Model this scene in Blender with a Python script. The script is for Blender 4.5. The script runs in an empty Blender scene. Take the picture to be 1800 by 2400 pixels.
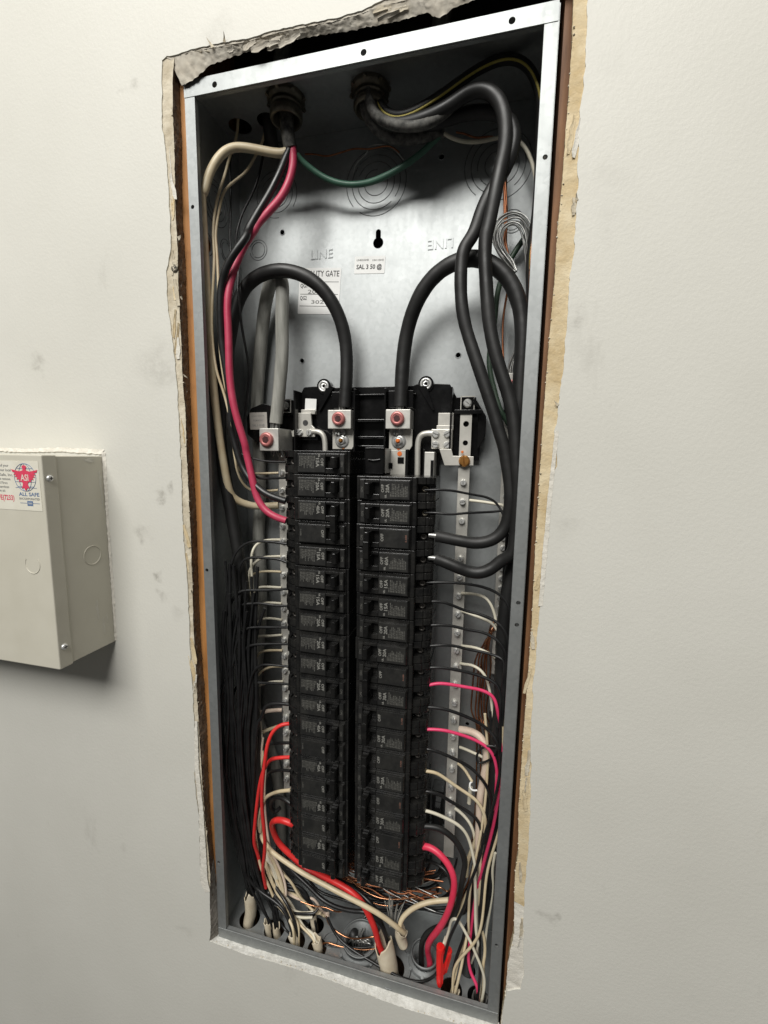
import bpy, bmesh, math, random
from mathutils import Vector, Matrix, noise
random.seed(7)
sc = bpy.context.scene
col = sc.collection
# ------------------------------------------------------------------ camera
cam_d = bpy.data.cameras.new('camera'); cam = bpy.data.objects.new('camera', cam_d); col.objects.link(cam)
cam_d.sensor_fit = 'VERTICAL'; cam_d.sensor_height = 36.0; cam_d.lens = 15.038
cam_d.clip_start = 0.01; cam_d.clip_end = 50
RX = (0.97139050, 0.23695395, 0.01591614); RY = (-0.23286941, 0.96351096, -0.13197907); RZ = (-0.04660834, 0.12449683, 0.99112472)
cam.matrix_world = Matrix(((RX[0], RZ[0], -RY[0], 0.323418), (RX[1], RZ[1], -RY[1], -0.432004), (RX[2], RZ[2], -RY[2], 0.644668), (0, 0, 0, 1)))
sc.camera = cam
# ------------------------------------------------------------------ light
w = bpy.data.worlds.new('World'); sc.world = w; w.use_nodes = True
bg = w.node_tree.nodes['Background']; bg.inputs[0].default_value = (1.0, 0.985, 0.95, 1); bg.inputs[1].default_value = 0.068
def area(name, loc, target, sx, sy, power, colr):
    d = bpy.data.lights.new(name, 'AREA'); d.shape = 'RECTANGLE'; d.size = sx; d.size_y = sy; d.energy = power; d.color = colr
    o = bpy.data.objects.new(name, d); col.objects.link(o); o.location = loc
    o.rotation_euler = (Vector(target) - Vector(loc)).to_track_quat('-Z', 'Y').to_euler(); return o
area('ceiling_lamp', (-0.22, -2.15, 2.62), (0.15, 0.0, 0.7), 1.9, 1.1, 94, (1.0, 0.985, 0.945))
area('ceiling_lamp', (-0.05, -0.95, 2.75), (0.1, -0.3, 0.4), 2.0, 1.0, 19, (1.0, 0.97, 0.91))
sc.view_settings.view_transform = 'Standard'; sc.view_settings.look = 'None'
sc.view_settings.exposure = 0.14; sc.view_settings.gamma = 1.0; sc.view_settings.use_curve_mapping = False
# ------------------------------------------------------------------ materials
MATS = {}
def nmat(name, base, rough=0.5, metal=0.0, spec=0.5):
    m = bpy.data.materials.new(name); m.use_nodes = True
    nt = m.node_tree; b = nt.nodes['Principled BSDF']
    b.inputs['Base Color'].default_value = (*base, 1); b.inputs['Roughness'].default_value = rough
    b.inputs['Metallic'].default_value = metal; b.inputs['Specular IOR Level'].default_value = spec
    MATS[name] = m
    return m, nt, b
def coords(nt, scale=1.0, stretch=None):
    tc = nt.nodes.new('ShaderNodeNewGeometry')
    if stretch is None and scale == 1.0: return tc.outputs['Position']
    mp = nt.nodes.new('ShaderNodeMapping'); nt.links.new(tc.outputs['Position'], mp.inputs['Vector'])
    mp.inputs['Scale'].default_value = stretch or (scale,) * 3
    return mp.outputs['Vector']
def noise_tex(nt, vec, scale, detail=3, rough=0.6):
    n = nt.nodes.new('ShaderNodeTexNoise'); n.inputs['Scale'].default_value = scale
    n.inputs['Detail'].default_value = detail; n.inputs['Roughness'].default_value = rough
    nt.links.new(vec, n.inputs['Vector']); return n.outputs['Fac']
def ramp(nt, fac, stops):
    r = nt.nodes.new('ShaderNodeValToRGB'); e = r.color_ramp.elements
    while len(e) < len(stops): e.new(0.5)
    for el, (p, c) in zip(e, stops):
        el.position = p; el.color = (*c, 1) if len(c) == 3 else c
    nt.links.new(fac, r.inputs['Fac']); return r.outputs['Color']
def g(v): return (v, v, v)
def bump(nt, b, height, strength, dist=0.001):
    bp = nt.nodes.new('ShaderNodeBump'); bp.inputs['Strength'].default_value = strength; bp.inputs['Distance'].default_value = dist
    nt.links.new(height, bp.inputs['Height']); nt.links.new(bp.outputs['Normal'], b.inputs['Normal']); return bp
def mixc(nt, fac, a, b2, mode='MIX'):
    m = nt.nodes.new('ShaderNodeMix'); m.data_type = 'RGBA'; m.blend_type = mode
    for sock, v in ((m.inputs[0], fac), (m.inputs[6], a), (m.inputs[7], b2)):
        if hasattr(v, 'links'): nt.links.new(v, sock)
        else: sock.default_value = v if isinstance(v, float) else (*v, 1)
    return m.outputs[2]
def math_n(nt, op, a, b=None):
    m = nt.nodes.new('ShaderNodeMath'); m.operation = op
    for s, v in zip(m.inputs, (a, b)):
        if v is None: continue
        if hasattr(v, 'links'): nt.links.new(v, s)
        else: s.default_value = v
    return m.outputs[0]
def mottled(name, c0, c1, scale, rough=(0.4, 0.6), metal=0.0, bumps=None, spec=0.5, stretch=None, detail=4):
    m, nt, b = nmat(name, c0, rough[0], metal, spec)
    v = coords(nt, 1.0, stretch)
    f = noise_tex(nt, v, scale, detail)
    nt.links.new(ramp(nt, f, [(0.3, c0), (0.7, c1)]), b.inputs['Base Color'])
    nt.links.new(ramp(nt, noise_tex(nt, v, scale * 0.6 + 3), [(0.3, g(rough[0])), (0.7, g(rough[1]))]), b.inputs['Roughness'])
    if bumps:
        bump(nt, b, noise_tex(nt, v, bumps[0], 3), bumps[1], bumps[2])
    return m
# wall paint with orange peel relief and hand smudges of its own shape
def wall_paint():
    m, nt, b = nmat('wall_paint', (0.6, 0.58, 0.5), 0.5, 0, 0.35)
    pos = coords(nt)
    f = noise_tex(nt, pos, 5, 4)
    base = ramp(nt, f, [(0.3, (0.605, 0.594, 0.54)), (0.7, (0.65, 0.639, 0.585))])
    sm = None
    nz = nt.nodes.new('ShaderNodeTexNoise'); nz.inputs['Scale'].default_value = 38; nz.inputs['Detail'].default_value = 5; nt.links.new(pos, nz.inputs['Vector'])
    wv = nt.nodes.new('ShaderNodeVectorMath'); wv.operation = 'MULTIPLY_ADD'; nt.links.new(nz.outputs['Color'], wv.inputs[0]); wv.inputs[1].default_value = (0.05, 0, 0.05); nt.links.new(pos, wv.inputs[2])
    wp = nt.nodes.new('ShaderNodeVectorMath'); wp.operation = 'SUBTRACT'; nt.links.new(wv.outputs[0], wp.inputs[0]); wp.inputs[1].default_value = (0.025, 0, 0.025)
    wpos = wp.outputs[0]
    for (x, z, r, k) in SMUDGES:
        d = nt.nodes.new('ShaderNodeVectorMath'); d.operation = 'DISTANCE'
        mp = nt.nodes.new('ShaderNodeMapping'); nt.links.new(wpos, mp.inputs['Vector']); mp.inputs['Scale'].default_value = (1, 0, 1)
        nt.links.new(mp.outputs['Vector'], d.inputs[0]); d.inputs[1].default_value = (x * .001, 0, z * .001)
        mr = nt.nodes.new('ShaderNodeMapRange'); mr.interpolation_type = 'SMOOTHSTEP'; nt.links.new(d.outputs['Value'], mr.inputs['Value'])
        mr.inputs['From Min'].default_value = 0; mr.inputs['From Max'].default_value = r * .001
        mr.inputs['To Min'].default_value = k; mr.inputs['To Max'].default_value = 0
        sm = mr.outputs['Result'] if sm is None else math_n(nt, 'MAXIMUM', sm, mr.outputs['Result'])
    n2 = ramp(nt, noise_tex(nt, pos, 90, 5, 0.75), [(0.40, g(0)), (0.70, g(0.75))])
    n3 = ramp(nt, noise_tex(nt, coords(nt, 1, (1, 1, 0.5)), 25, 4, 0.6), [(0.3, g(0)), (0.7, g(1))])
    fac = math_n(nt, 'MULTIPLY', math_n(nt, 'MULTIPLY', sm, n2), n3)
    fac2 = math_n(nt, 'ADD', fac, math_n(nt, 'MULTIPLY', sm, 0.14))
    scuff = math_n(nt, 'MULTIPLY', ramp(nt, noise_tex(nt, coords(nt, 1, (1, 1, 0.35)), 14, 6, 0.7), [(0.64, g(0)), (0.74, g(1))]), 0.16)
    tot = math_n(nt, 'ADD', fac2, scuff)
    nt.links.new(mixc(nt, tot, base, (0.17, 0.155, 0.125)), b.inputs['Base Color'])
    a1 = noise_tex(nt, pos, 330, 2, 0.5)
    a2 = noise_tex(nt, pos, 620, 2, 0.5)
    h = math_n(nt, 'ADD', ramp(nt, a1, [(0.38, g(0)), (0.66, g(1))]), math_n(nt, 'MULTIPLY', a2, 0.35))
    bump(nt, b, h, 0.09, 0.0006)
    return m
SMUDGES = [(-38.2,-11,738.2)[::2] + (42, .55), (-27.9,-11,724.1)[::2] + (20, .6), (-74.8,-11,547.3)[::2] + (15, .9), (-74.1,-11,539.6)[::2] + (10, .9), (-55,-11,499.1)[::2] + (9, 1.0), (-48.8,-11,473.2)[::2] + (11, .9),
    (-49.2,-11,591.9)[::2] + (9, .9), (-34.6,-11,600.8)[::2] + (8, .8), (-212.9,-11,749.6)[::2] + (14, .8), (-215.5,-11,738.7)[::2] + (9, .8), (-58,-11,1016.3)[::2] + (9, .9), (408.6,-11,874.8)[::2] + (17, .22), (409,-11,840.3)[::2] + (15, .2),
    (390.1,-11,760.9)[::2] + (13, .7), (393.4,-11,579.1)[::2] + (15, .3), (406.3,-11,165.9)[::2] + (9, .8), (-46.9,-11,6.1)[::2] + (12, .4), (-136.1,-11,106.1)[::2] + (10, .5), (403,-11,966.6)[::2] + (18, .18), (42.5,-11,1049.3)[::2] + (25, .5), (-29.1,-11,451.2)[::2] + (14, .6), (27.9,-11,105.7)[::2] + (14, .6)]
wall_paint()
mottled('torn_top', (0.44, 0.395, 0.32), (0.64, 0.60, 0.52), 50, (0.8, 0.95), bumps=(250, 0.4, 0.001), spec=0.2)
mottled('torn_paper', (0.50, 0.38, 0.21), (0.68, 0.58, 0.40), 45, (0.8, 0.95), bumps=(400, 0.5, 0.001), spec=0.2)
mottled('torn_cream', (0.42, 0.36, 0.26), (0.68, 0.62, 0.50), 60, (0.8, 0.95), bumps=(300, 0.6, 0.001), spec=0.2)
mottled('joint_compound', (0.60, 0.57, 0.50), (0.74, 0.71, 0.64), 80, (0.7, 0.9), bumps=(500, 0.5, 0.001), spec=0.2)
mottled('gypsum_core', (0.50, 0.49, 0.45), (0.72, 0.71, 0.67), 120, (0.85, 0.95), bumps=(500, 0.8, 0.0012), spec=0.2)
mottled('grey_core', (0.20, 0.18, 0.155), (0.36, 0.33, 0.29), 150, (0.85, 0.95), bumps=(600, 0.8, 0.0012), spec=0.2)
mottled('brown_caulk', (0.085, 0.056, 0.036), (0.17, 0.115, 0.075), 60, (0.18, 0.45), bumps=(190, 0.7, 0.002), spec=0.5)
mottled('stud_shaded', (0.10, 0.042, 0.016), (0.24, 0.115, 0.048), 22, (0.6, 0.8), stretch=(6, 6, 0.5), bumps=(60, 0.2, 0.001))  # right stud: shade the lamps do not cast is put into a darker brown
mottled('stud_wood', (0.30, 0.125, 0.035), (0.50, 0.235, 0.075), 22, (0.5, 0.75), stretch=(6, 6, 0.5), bumps=(60, 0.2, 0.001))
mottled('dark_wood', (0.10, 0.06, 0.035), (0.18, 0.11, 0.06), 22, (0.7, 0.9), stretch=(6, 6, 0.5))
mottled('cavity_darkness', (0.02, 0.017, 0.014), (0.035, 0.03, 0.024), 12, (0.8, 0.95))  # colour darkened so openings into the cavity look black with shade
def galvanised(name, lo, hi, rough=(0.30, 0.48), metal=0.75):
    m, nt, b = nmat(name, lo, rough[0], metal)
    pos = coords(nt)
    v = nt.nodes.new('ShaderNodeTexVoronoi'); v.inputs['Scale'].default_value = 240; nt.links.new(pos, v.inputs['Vector'])
    cell = ramp(nt, v.outputs['Color'], [(0.0, lo), (1.0, hi)])
    big = ramp(nt, noise_tex(nt, pos, 16, 5, 0.65), [(0.3, g(0.88)), (0.7, g(1.0))])
    nt.links.new(mixc(nt, 1.0, cell, big, 'MULTIPLY'), b.inputs['Base Color'])
    s = noise_tex(nt, coords(nt, 1, (1, 1, 0.12)), 150, 4)
    r1 = math_n(nt, 'ADD', math_n(nt, 'MULTIPLY', noise_tex(nt, pos, 24, 5), rough[1] - rough[0]), rough[0] - 0.05)
    nt.links.new(math_n(nt, 'ADD', r1, math_n(nt, 'MULTIPLY', s, 0.1)), b.inputs['Roughness'])
    bump(nt, b, noise_tex(nt, pos, 35, 3), 0.05, 0.002)
    return m
galvanised('galvanised_steel', (0.375, 0.392, 0.392), (0.425, 0.442, 0.442), (0.44, 0.58), 0.76)
galvanised('dull_zinc', (0.20, 0.21, 0.21), (0.27, 0.28, 0.28), (0.55, 0.7), 0.6)
galvanised('flange_steel', (0.33, 0.345, 0.343), (0.385, 0.40, 0.398), (0.46, 0.62), 0.72)
galvanised('knockout_edge', (0.14, 0.145, 0.145), (0.2, 0.205, 0.205), (0.35, 0.5), 0.8)
mottled('zinc_screw', (0.62, 0.62, 0.60), (0.80, 0.80, 0.78), 200, (0.22, 0.36), 0.6)
mottled('plated_bar', (0.50, 0.485, 0.44), (0.62, 0.60, 0.55), 60, (0.38, 0.5), 0.45)
mottled('lug_aluminium', (0.55, 0.54, 0.50), (0.70, 0.69, 0.645), 90, (0.36, 0.5), 0.45)
mottled('strand_aluminium', (0.28, 0.28, 0.27), (0.52, 0.52, 0.50), 120, (0.3, 0.48), 0.85)
mottled('pink_screw', (0.42, 0.14, 0.135), (0.56, 0.22, 0.20), 120, (0.28, 0.45), 0.35)
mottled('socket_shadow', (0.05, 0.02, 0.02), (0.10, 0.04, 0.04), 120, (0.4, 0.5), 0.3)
mottled('brass', (0.50, 0.22, 0.05), (0.66, 0.33, 0.10), 90, (0.25, 0.4), 0.8)
mottled('orange_paint', (0.65, 0.13, 0.02), (0.75, 0.2, 0.04), 90, (0.4, 0.5))
mottled('rust', (0.20, 0.06, 0.015), (0.36, 0.14, 0.04), 200, (0.7, 0.9))
def plastic(name, c, dust, rough, scale=25, amt=0.35):
    m, nt, b = nmat(name, c, rough)
    pos = coords(nt)
    f = math_n(nt, 'MULTIPLY', ramp(nt, noise_tex(nt, pos, scale, 6, 0.7), [(0.42, g(0)), (0.78, g(1))]), amt)
    nt.links.new(mixc(nt, f, c, dust), b.inputs['Base Color'])
    nt.links.new(ramp(nt, noise_tex(nt, pos, scale * 2.5, 4), [(0.3, g(rough - 0.07)), (0.75, g(rough + 0.14))]), b.inputs['Roughness'])
    bump(nt, b, noise_tex(nt, pos, 900, 2), 0.06, 0.0004)
    return m
plastic('breaker_plastic', (0.0075, 0.0075, 0.0075), (0.055, 0.052, 0.046), 0.21, 60, 0.4)
plastic('breaker_label', (0.014, 0.014, 0.0135), (0.055, 0.053, 0.047), 0.38, 60, 0.45)
plastic('handle_plastic', (0.005, 0.005, 0.005), (0.04, 0.038, 0.034), 0.22, 60, 0.3)
plastic('base_plastic', (0.004, 0.004, 0.0043), (0.04, 0.038, 0.035), 0.15, 20, 0.2)
mottled('print_grey', (0.19, 0.187, 0.17), (0.29, 0.285, 0.26), 300, (0.6, 0.7))
mottled('print_dim', (0.05, 0.049, 0.044), (0.13, 0.127, 0.113), 500, (0.6, 0.7))
mottled('print_red', (0.15, 0.075, 0.055), (0.20, 0.10, 0.075), 300, (0.6, 0.7))
mottled('sticker_white', (0.74, 0.74, 0.72), (0.82, 0.82, 0.80), 40, (0.4, 0.55))
mottled('sticker_cream', (0.66, 0.63, 0.53), (0.74, 0.72, 0.63), 40, (0.4, 0.55))
mottled('sticker_grey', (0.34, 0.31, 0.28), (0.46, 0.43, 0.39), 60, (0.5, 0.6))
mottled('ink_black', (0.02, 0.02, 0.02), (0.05, 0.05, 0.05), 300, (0.6, 0.7))
mottled('ink_soft', (0.16, 0.16, 0.15), (0.26, 0.26, 0.25), 300, (0.6, 0.7))
mottled('ink_red', (0.62, 0.04, 0.09), (0.70, 0.07, 0.13), 300, (0.5, 0.6))
mottled('ink_blue', (0.09, 0.15, 0.28), (0.13, 0.2, 0.34), 300, (0.5, 0.6))
mottled('alarm_paint', (0.535, 0.51, 0.425), (0.575, 0.55, 0.465), 25, (0.38, 0.5), bumps=(900, 0.08, 0.0004))
mottled('paint_smear', (0.55, 0.53, 0.46), (0.66, 0.64, 0.57), 60, (0.6, 0.8))
mottled('shaded_screw', (0.05, 0.045, 0.04), (0.12, 0.11, 0.10), 120, (0.35, 0.5), 0.6)  # shade of the deep breaker terminals is put into this darker metal
mottled('hub_steel', (0.10, 0.09, 0.07), (0.20, 0.18, 0.14), 120, (0.3, 0.5), 0.8)
mottled('dusty_black', (0.012, 0.012, 0.012), (0.16, 0.155, 0.14), 160, (0.6, 0.9), detail=6)
def wiremat(name, c, c2, rough=0.38, scale=70):
    m = mottled(name, c, c2, scale, (rough - 0.05, rough + 0.12), bumps=(220, 0.08, 0.0006)); return m
wiremat('wire_black', (0.006, 0.006, 0.0065), (0.017, 0.017, 0.017), 0.34)
mottled('cable_black', (0.007, 0.007, 0.007), (0.019, 0.0187, 0.018), 28, (0.38, 0.62), bumps=(90, 0.12, 0.001), detail=7)
wiremat('wire_cream', (0.56, 0.45, 0.28), (0.66, 0.57, 0.40), 0.42)
wiremat('wire_white', (0.60, 0.56, 0.44), (0.70, 0.66, 0.54), 0.42)
wiremat('wire_blush', (0.62, 0.48, 0.38), (0.68, 0.56, 0.46), 0.45)
wiremat('wire_pink', (0.42, 0.032, 0.075), (0.50, 0.055, 0.11), 0.42)
wiremat('wire_hot_pink', (0.66, 0.03, 0.075), (0.72, 0.055, 0.11), 0.36)
wiremat('wire_rose', (0.66, 0.035, 0.12), (0.72, 0.06, 0.16), 0.36)
wiremat('wire_red', (0.62, 0.022, 0.022), (0.70, 0.04, 0.035), 0.36)
wiremat('wire_magenta', (0.36, 0.02, 0.10), (0.45, 0.04, 0.14), 0.40)
wiremat('wire_green', (0.042, 0.115, 0.078), (0.068, 0.16, 0.11), 0.42)
wiremat('wire_dark_green', (0.02, 0.045, 0.025), (0.04, 0.075, 0.045), 0.45)
wiremat('wire_yellow', (0.42, 0.34, 0.06), (0.5, 0.42, 0.10), 0.45)
mottled('cable_grey', (0.17, 0.17, 0.15), (0.37, 0.365, 0.33), 40, (0.55, 0.75), stretch=(4, 4, 0.5), bumps=(300, 0.25, 0.0006), detail=6)
mottled('copper', (0.24, 0.085, 0.04), (0.44, 0.19, 0.10), 120, (0.3, 0.5), 0.9)
mottled('copper_bright', (0.50, 0.22, 0.11), (0.66, 0.34, 0.19), 120, (0.22, 0.35), 1.0)
mottled('jacket_cream', (0.55, 0.47, 0.34), (0.68, 0.61, 0.48), 60, (0.5, 0.7), bumps=(150, 0.2, 0.001))
mottled('connector_red', (0.72, 0.012, 0.012), (0.78, 0.03, 0.025), 90, (0.3, 0.4))
# ------------------------------------------------------------------ mesh helpers (all sizes in millimetres)
S = 0.001
def crom(pts, n=6, closed=False):
    P = [Vector(p) for p in pts]
    if len(P) < 3: 
        return [P[0].lerp(P[1], i / 4) for i in range(5)]
    out = []
    L = len(P)
    rng = range(L if closed else L - 1)
    for i in rng:
        p1, p2 = P[i], P[(i + 1) % L]
        p0 = P[i - 1] if (i > 0 or closed) else p1 * 2 - p2
        p3 = P[(i + 2) % L] if (i + 2 < L or closed) else p2 * 2 - p1
        t0 = 0; t1 = t0 + max((p1 - p0).length, .01) ** .5; t2 = t1 + max((p2 - p1).length, .01) ** .5; t3 = t2 + max((p3 - p2).length, .01) ** .5
        for k in range(n):
            t = t1 + (t2 - t1) * k / n
            A1 = p0 * ((t1 - t) / (t1 - t0)) + p1 * ((t - t0) / (t1 - t0)); A2 = p1 * ((t2 - t) / (t2 - t1)) + p2 * ((t - t1) / (t2 - t1))
            A3 = p2 * ((t3 - t) / (t3 - t2)) + p3 * ((t - t2) / (t3 - t2))
            B1 = A1 * ((t2 - t) / (t2 - t0)) + A2 * ((t - t0) / (t2 - t0)); B2 = A2 * ((t3 - t) / (t3 - t1)) + A3 * ((t - t1) / (t3 - t1))
            out.append(B1 * ((t2 - t) / (t2 - t1)) + B2 * ((t - t1) / (t2 - t1)))
    if not closed: out.append(P[-1])
    return out
def root_of(o):
    while o.parent: o = o.parent
    return o
class MB:
    def __init__(s): s.v = []; s.f = []; s.sm = []
    def add(s, vs, fs, smooth=False):
        b = len(s.v); s.v += [tuple(v) for v in vs]; s.f += [[b + i for i in f] for f in fs]; s.sm += [smooth] * len(fs); return s
    def box(s, x0, x1, y0, y1, z0, z1):
        return s.add([(x0, y0, z0), (x1, y0, z0), (x1, y1, z0), (x0, y1, z0), (x0, y0, z1), (x1, y0, z1), (x1, y1, z1), (x0, y1, z1)],
                     [(0, 3, 2, 1), (4, 5, 6, 7), (0, 1, 5, 4), (1, 2, 6, 5), (2, 3, 7, 6), (3, 0, 4, 7)])
    def prism(s, poly, a0, a1, ax):                       # poly in the other two axes (x,y)->z, (x,z)->y, (y,z)->x
        n = len(poly)
        def mk(p, a): return (p[0], p[1], a) if ax == 'z' else (p[0], a, p[1]) if ax == 'y' else (a, p[0], p[1])
        vs = [mk(p, a0) for p in poly] + [mk(p, a1) for p in poly]
        return s.add(vs, [list(range(n))[::-1], list(range(n, 2 * n))] + [(i, (i + 1) % n, n + (i + 1) % n, n + i) for i in range(n)])
    def cyl(s, p0, p1, r0, r1=None, n=16, cap=True):
        r1 = r0 if r1 is None else r1
        p0 = Vector(p0); p1 = Vector(p1); d = (p1 - p0).normalized()
        a = d.orthogonal().normalized(); b = d.cross(a)
        ring = lambda p, r: [p + a * (r * math.cos(6.28319 * i / n)) + b * (r * math.sin(6.28319 * i / n)) for i in range(n)]
        base = len(s.v)
        s.add(ring(p0, r0) + ring(p1, r1), [(i, (i + 1) % n, n + (i + 1) % n, n + i) for i in range(n)], True)
        if cap: s.add(ring(p0, r0), [list(range(n))[::-1]]); s.add(ring(p1, r1), [list(range(n))])
        return s
    def lathe(s, c, d, prof, n=20, ang=None):             # prof: (radius, distance along d)
        c = Vector(c); d = Vector(d).normalized(); a = d.orthogonal().normalized(); b = d.cross(a)
        vs = []; fs = []
        for r, h in prof:
            vs += [c + d * h + a * (r * math.cos(6.28319 * i / n)) + b * (r * math.sin(6.28319 * i / n)) for i in range(n)]
        for k in range(len(prof) - 1):
            for i in range(n): fs.append((k * n + i, k * n + (i + 1) % n, (k + 1) * n + (i + 1) % n, (k + 1) * n + i))
        fs.append(list(range(n))[::-1]); fs.append([(len(prof) - 1) * n + i for i in range(n)])
        s.add(vs, fs[:-2], True); s.add(vs, fs[-2:], False); return s
    def tube(s, pts, r, n=10, sub=6, rf=None, closed=False):
        P = crom(pts, sub, closed); m = len(P)
        if not closed:
            for it in range(int(3 + min(r, 8) * 2.2)):
                P = [P[0]] + [P[i] * .5 + (P[i - 1] + P[i + 1]) * .25 for i in range(1, m - 1)] + [P[-1]]
        vs = []; fs = []; up = None
        for i, p in enumerate(P):
            if closed: t = (P[(i + 1) % m] - P[i - 1])
            else: t = P[min(i + 1, m - 1)] - P[max(i - 1, 0)]
            t = t.normalized() if t.length > 1e-6 else Vector((0, 0, 1))
            if up is None: up = t.orthogonal().normalized()
            up = (up - t * up.dot(t)); up = up.normalized() if up.length > 1e-6 else t.orthogonal().normalized()
            b = t.cross(up); rr = r * (rf(i / (m - 1)) if rf else 1) * (1 + .035 * noise.noise(p * .045) + .02 * noise.noise(p * .16))
            vs += [p + up * (rr * math.cos(6.28319 * k / n)) + b * (rr * math.sin(6.28319 * k / n)) for k in range(n)]
        for i in range(m if closed else m - 1):
            j = (i + 1) % m
            for k in range(n): fs.append((i * n + k, j * n + k, j * n + (k + 1) % n, i * n + (k + 1) % n))
        s.add(vs, fs, True)
        if not closed:
            s.add(vs[:n], [list(range(n))]); s.add(vs[-n:], [list(range(n))[::-1]])
        return s
    def sheet(s, grid, smooth=True):
        R = len(grid); Cn = len(grid[0])
        return s.add([v for row in grid for v in row], [(i * Cn + j, i * Cn + j + 1, (i + 1) * Cn + j + 1, (i + 1) * Cn + j) for i in range(R - 1) for j in range(Cn - 1)], smooth)
    def mesh(s, name, org=(0, 0, 0)):
        me = bpy.data.meshes.new(name)
        me.from_pydata([((x - org[0]) * S, (y - org[1]) * S, (z - org[2]) * S) for x, y, z in s.v], [], s.f)
        me.polygons.foreach_set('use_smooth', s.sm); 
        bm = bmesh.new(); bm.from_mesh(me); bmesh.ops.recalc_face_normals(bm, faces=bm.faces) if not getattr(s, 'keep', False) else None
        bm.to_mesh(me); bm.free(); return me
    def build(s, name, mat, parent=None, bevel=0, loc=None, org=None, seg=2):
        if parent is not None:
            rl = root_of(parent).location; org = (rl[0] / S, rl[1] / S, rl[2] / S); lo = (0, 0, 0)
        else:
            if org is None:
                xs = [v[0] for v in s.v]; ys = [v[1] for v in s.v]; zs = [v[2] for v in s.v]
                org = ((min(xs) + max(xs)) / 2, (min(ys) + max(ys)) / 2, min(zs))
            lo = tuple(c * S for c in org)
        me = s.mesh(name, org); me.materials.append(MATS[mat])
        o = bpy.data.objects.new(name, me); col.objects.link(o); o.location = lo
        if parent is not None: o.parent = parent
        if bevel:
            b = o.modifiers.new('bevel', 'BEVEL'); b.width = bevel * S; b.segments = seg; b.limit_method = 'ANGLE'; b.angle_limit = 0.6
        return o
def tag(o, label, cat, group=None):
    o['label'] = label; o['category'] = cat
    if group: o['group'] = group
    return o
def thing(name, label, cat, loc, group=None):
    o = bpy.data.objects.new(name, None); col.objects.link(o); o.location = tuple(c * S for c in loc); o.empty_display_size = 0.02
    return tag(o, label, cat, group)
def circ(cx, cz, r, n=20): return [(cx + r * math.cos(6.28319 * i / n), cz + r * math.sin(6.28319 * i / n)) for i in range(n)]
def fill_holes(outer, holes):
    """triangulated plate in 2D with holes: returns verts2d, tris"""
    bm = bmesh.new(); edges = []
    for lp in [outer] + holes:
        vs = [bm.verts.new((p[0], p[1], 0)) for p in lp]
        edges += [bm.edges.new((vs[i], vs[(i + 1) % len(vs)])) for i in range(len(vs))]
    bmesh.ops.triangle_fill(bm, use_beauty=True, use_dissolve=False, edges=edges, normal=(0, 0, 1))
    bm.verts.index_update()
    v = [(q.co.x, q.co.y) for q in bm.verts]; t = [[x.index for x in fc.verts] for fc in bm.faces]; bm.free(); return v, t
def plate(mb, outer, holes, a0, a1, ax):
    v, t = fill_holes(outer, holes)
    def mk(p, a): return (p[0], p[1], a) if ax == 'z' else (p[0], a, p[1]) if ax == 'y' else (a, p[0], p[1])
    mb.add([mk(p, a0) for p in v], t); mb.add([mk(p, a1) for p in v], [f[::-1] for f in t])
    for lp in [outer] + holes:
        n = len(lp)
        mb.add([mk(p, a0) for p in lp] + [mk(p, a1) for p in lp], [(i, (i + 1) % n, n + (i + 1) % n, n + i) for i in range(n)])
    return mb
TXT = {}
def text2d(s, size, bold=0.0):
    k = (s, size, bold)
    if k not in TXT:
        cu = bpy.data.curves.new('t', 'FONT'); cu.body = s; cu.size = size; cu.resolution_u = 2; cu.align_x = 'CENTER'; cu.align_y = 'CENTER'; cu.offset = bold
        ob = bpy.data.objects.new('t', cu); col.objects.link(ob)
        bpy.context.view_layer.update()
        me = bpy.data.meshes.new_from_object(ob.evaluated_get(bpy.context.evaluated_depsgraph_get()))
        TXT[k] = ([tuple(v.co) for v in me.vertices], [list(p.vertices) for p in me.polygons])
        bpy.data.objects.remove(ob); bpy.data.curves.remove(cu); bpy.data.meshes.remove(me)
    return TXT[k]
def put_text(mb, s, size, org, right, up, bold=0.0, sx=1.0, width=None):
    vs, fs = text2d(s, size, bold)
    if width:
        ww = max(v[0] for v in vs) - min(v[0] for v in vs); sx = width / ww
    o = Vector(org); r = Vector(right); u = Vector(up)
    mb.keep = True
    n = r.cross(u)
    mb.add([o + r * (v[0] * sx) + u * v[1] + n * (0.0) for v in vs], fs); return mb
FR = ((1, 0, 0), (0, 0, 1))          # reading left to right on a surface that faces the viewer
def torus(mb, c, d, R, r, n=28, m=6, a0=0, a1=6.28319):
    c = Vector(c); d = Vector(d).normalized(); a = Vector((0, 0, 1)) if abs(d.z) < .9 else Vector((1, 0, 0)); b = d.cross(a)
    full = abs(a1 - a0 - 6.28319) < 1e-3; k = n if full else n + 1
    vs = []; fs = []
    for i in range(k):
        t = a0 + (a1 - a0) * i / n; e = a * math.cos(t) + b * math.sin(t)
        vs += [c + e * (R + r * math.cos(6.28319 * j / m)) + d * (r * math.sin(6.28319 * j / m)) for j in range(m)]
    for i in range(k if full else k - 1):
        i2 = (i + 1) % k
        for j in range(m): fs.append((i * m + j, i2 * m + j, i2 * m + (j + 1) % m, i * m + (j + 1) % m))
    mb.add(vs, fs, True); return mb
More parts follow.
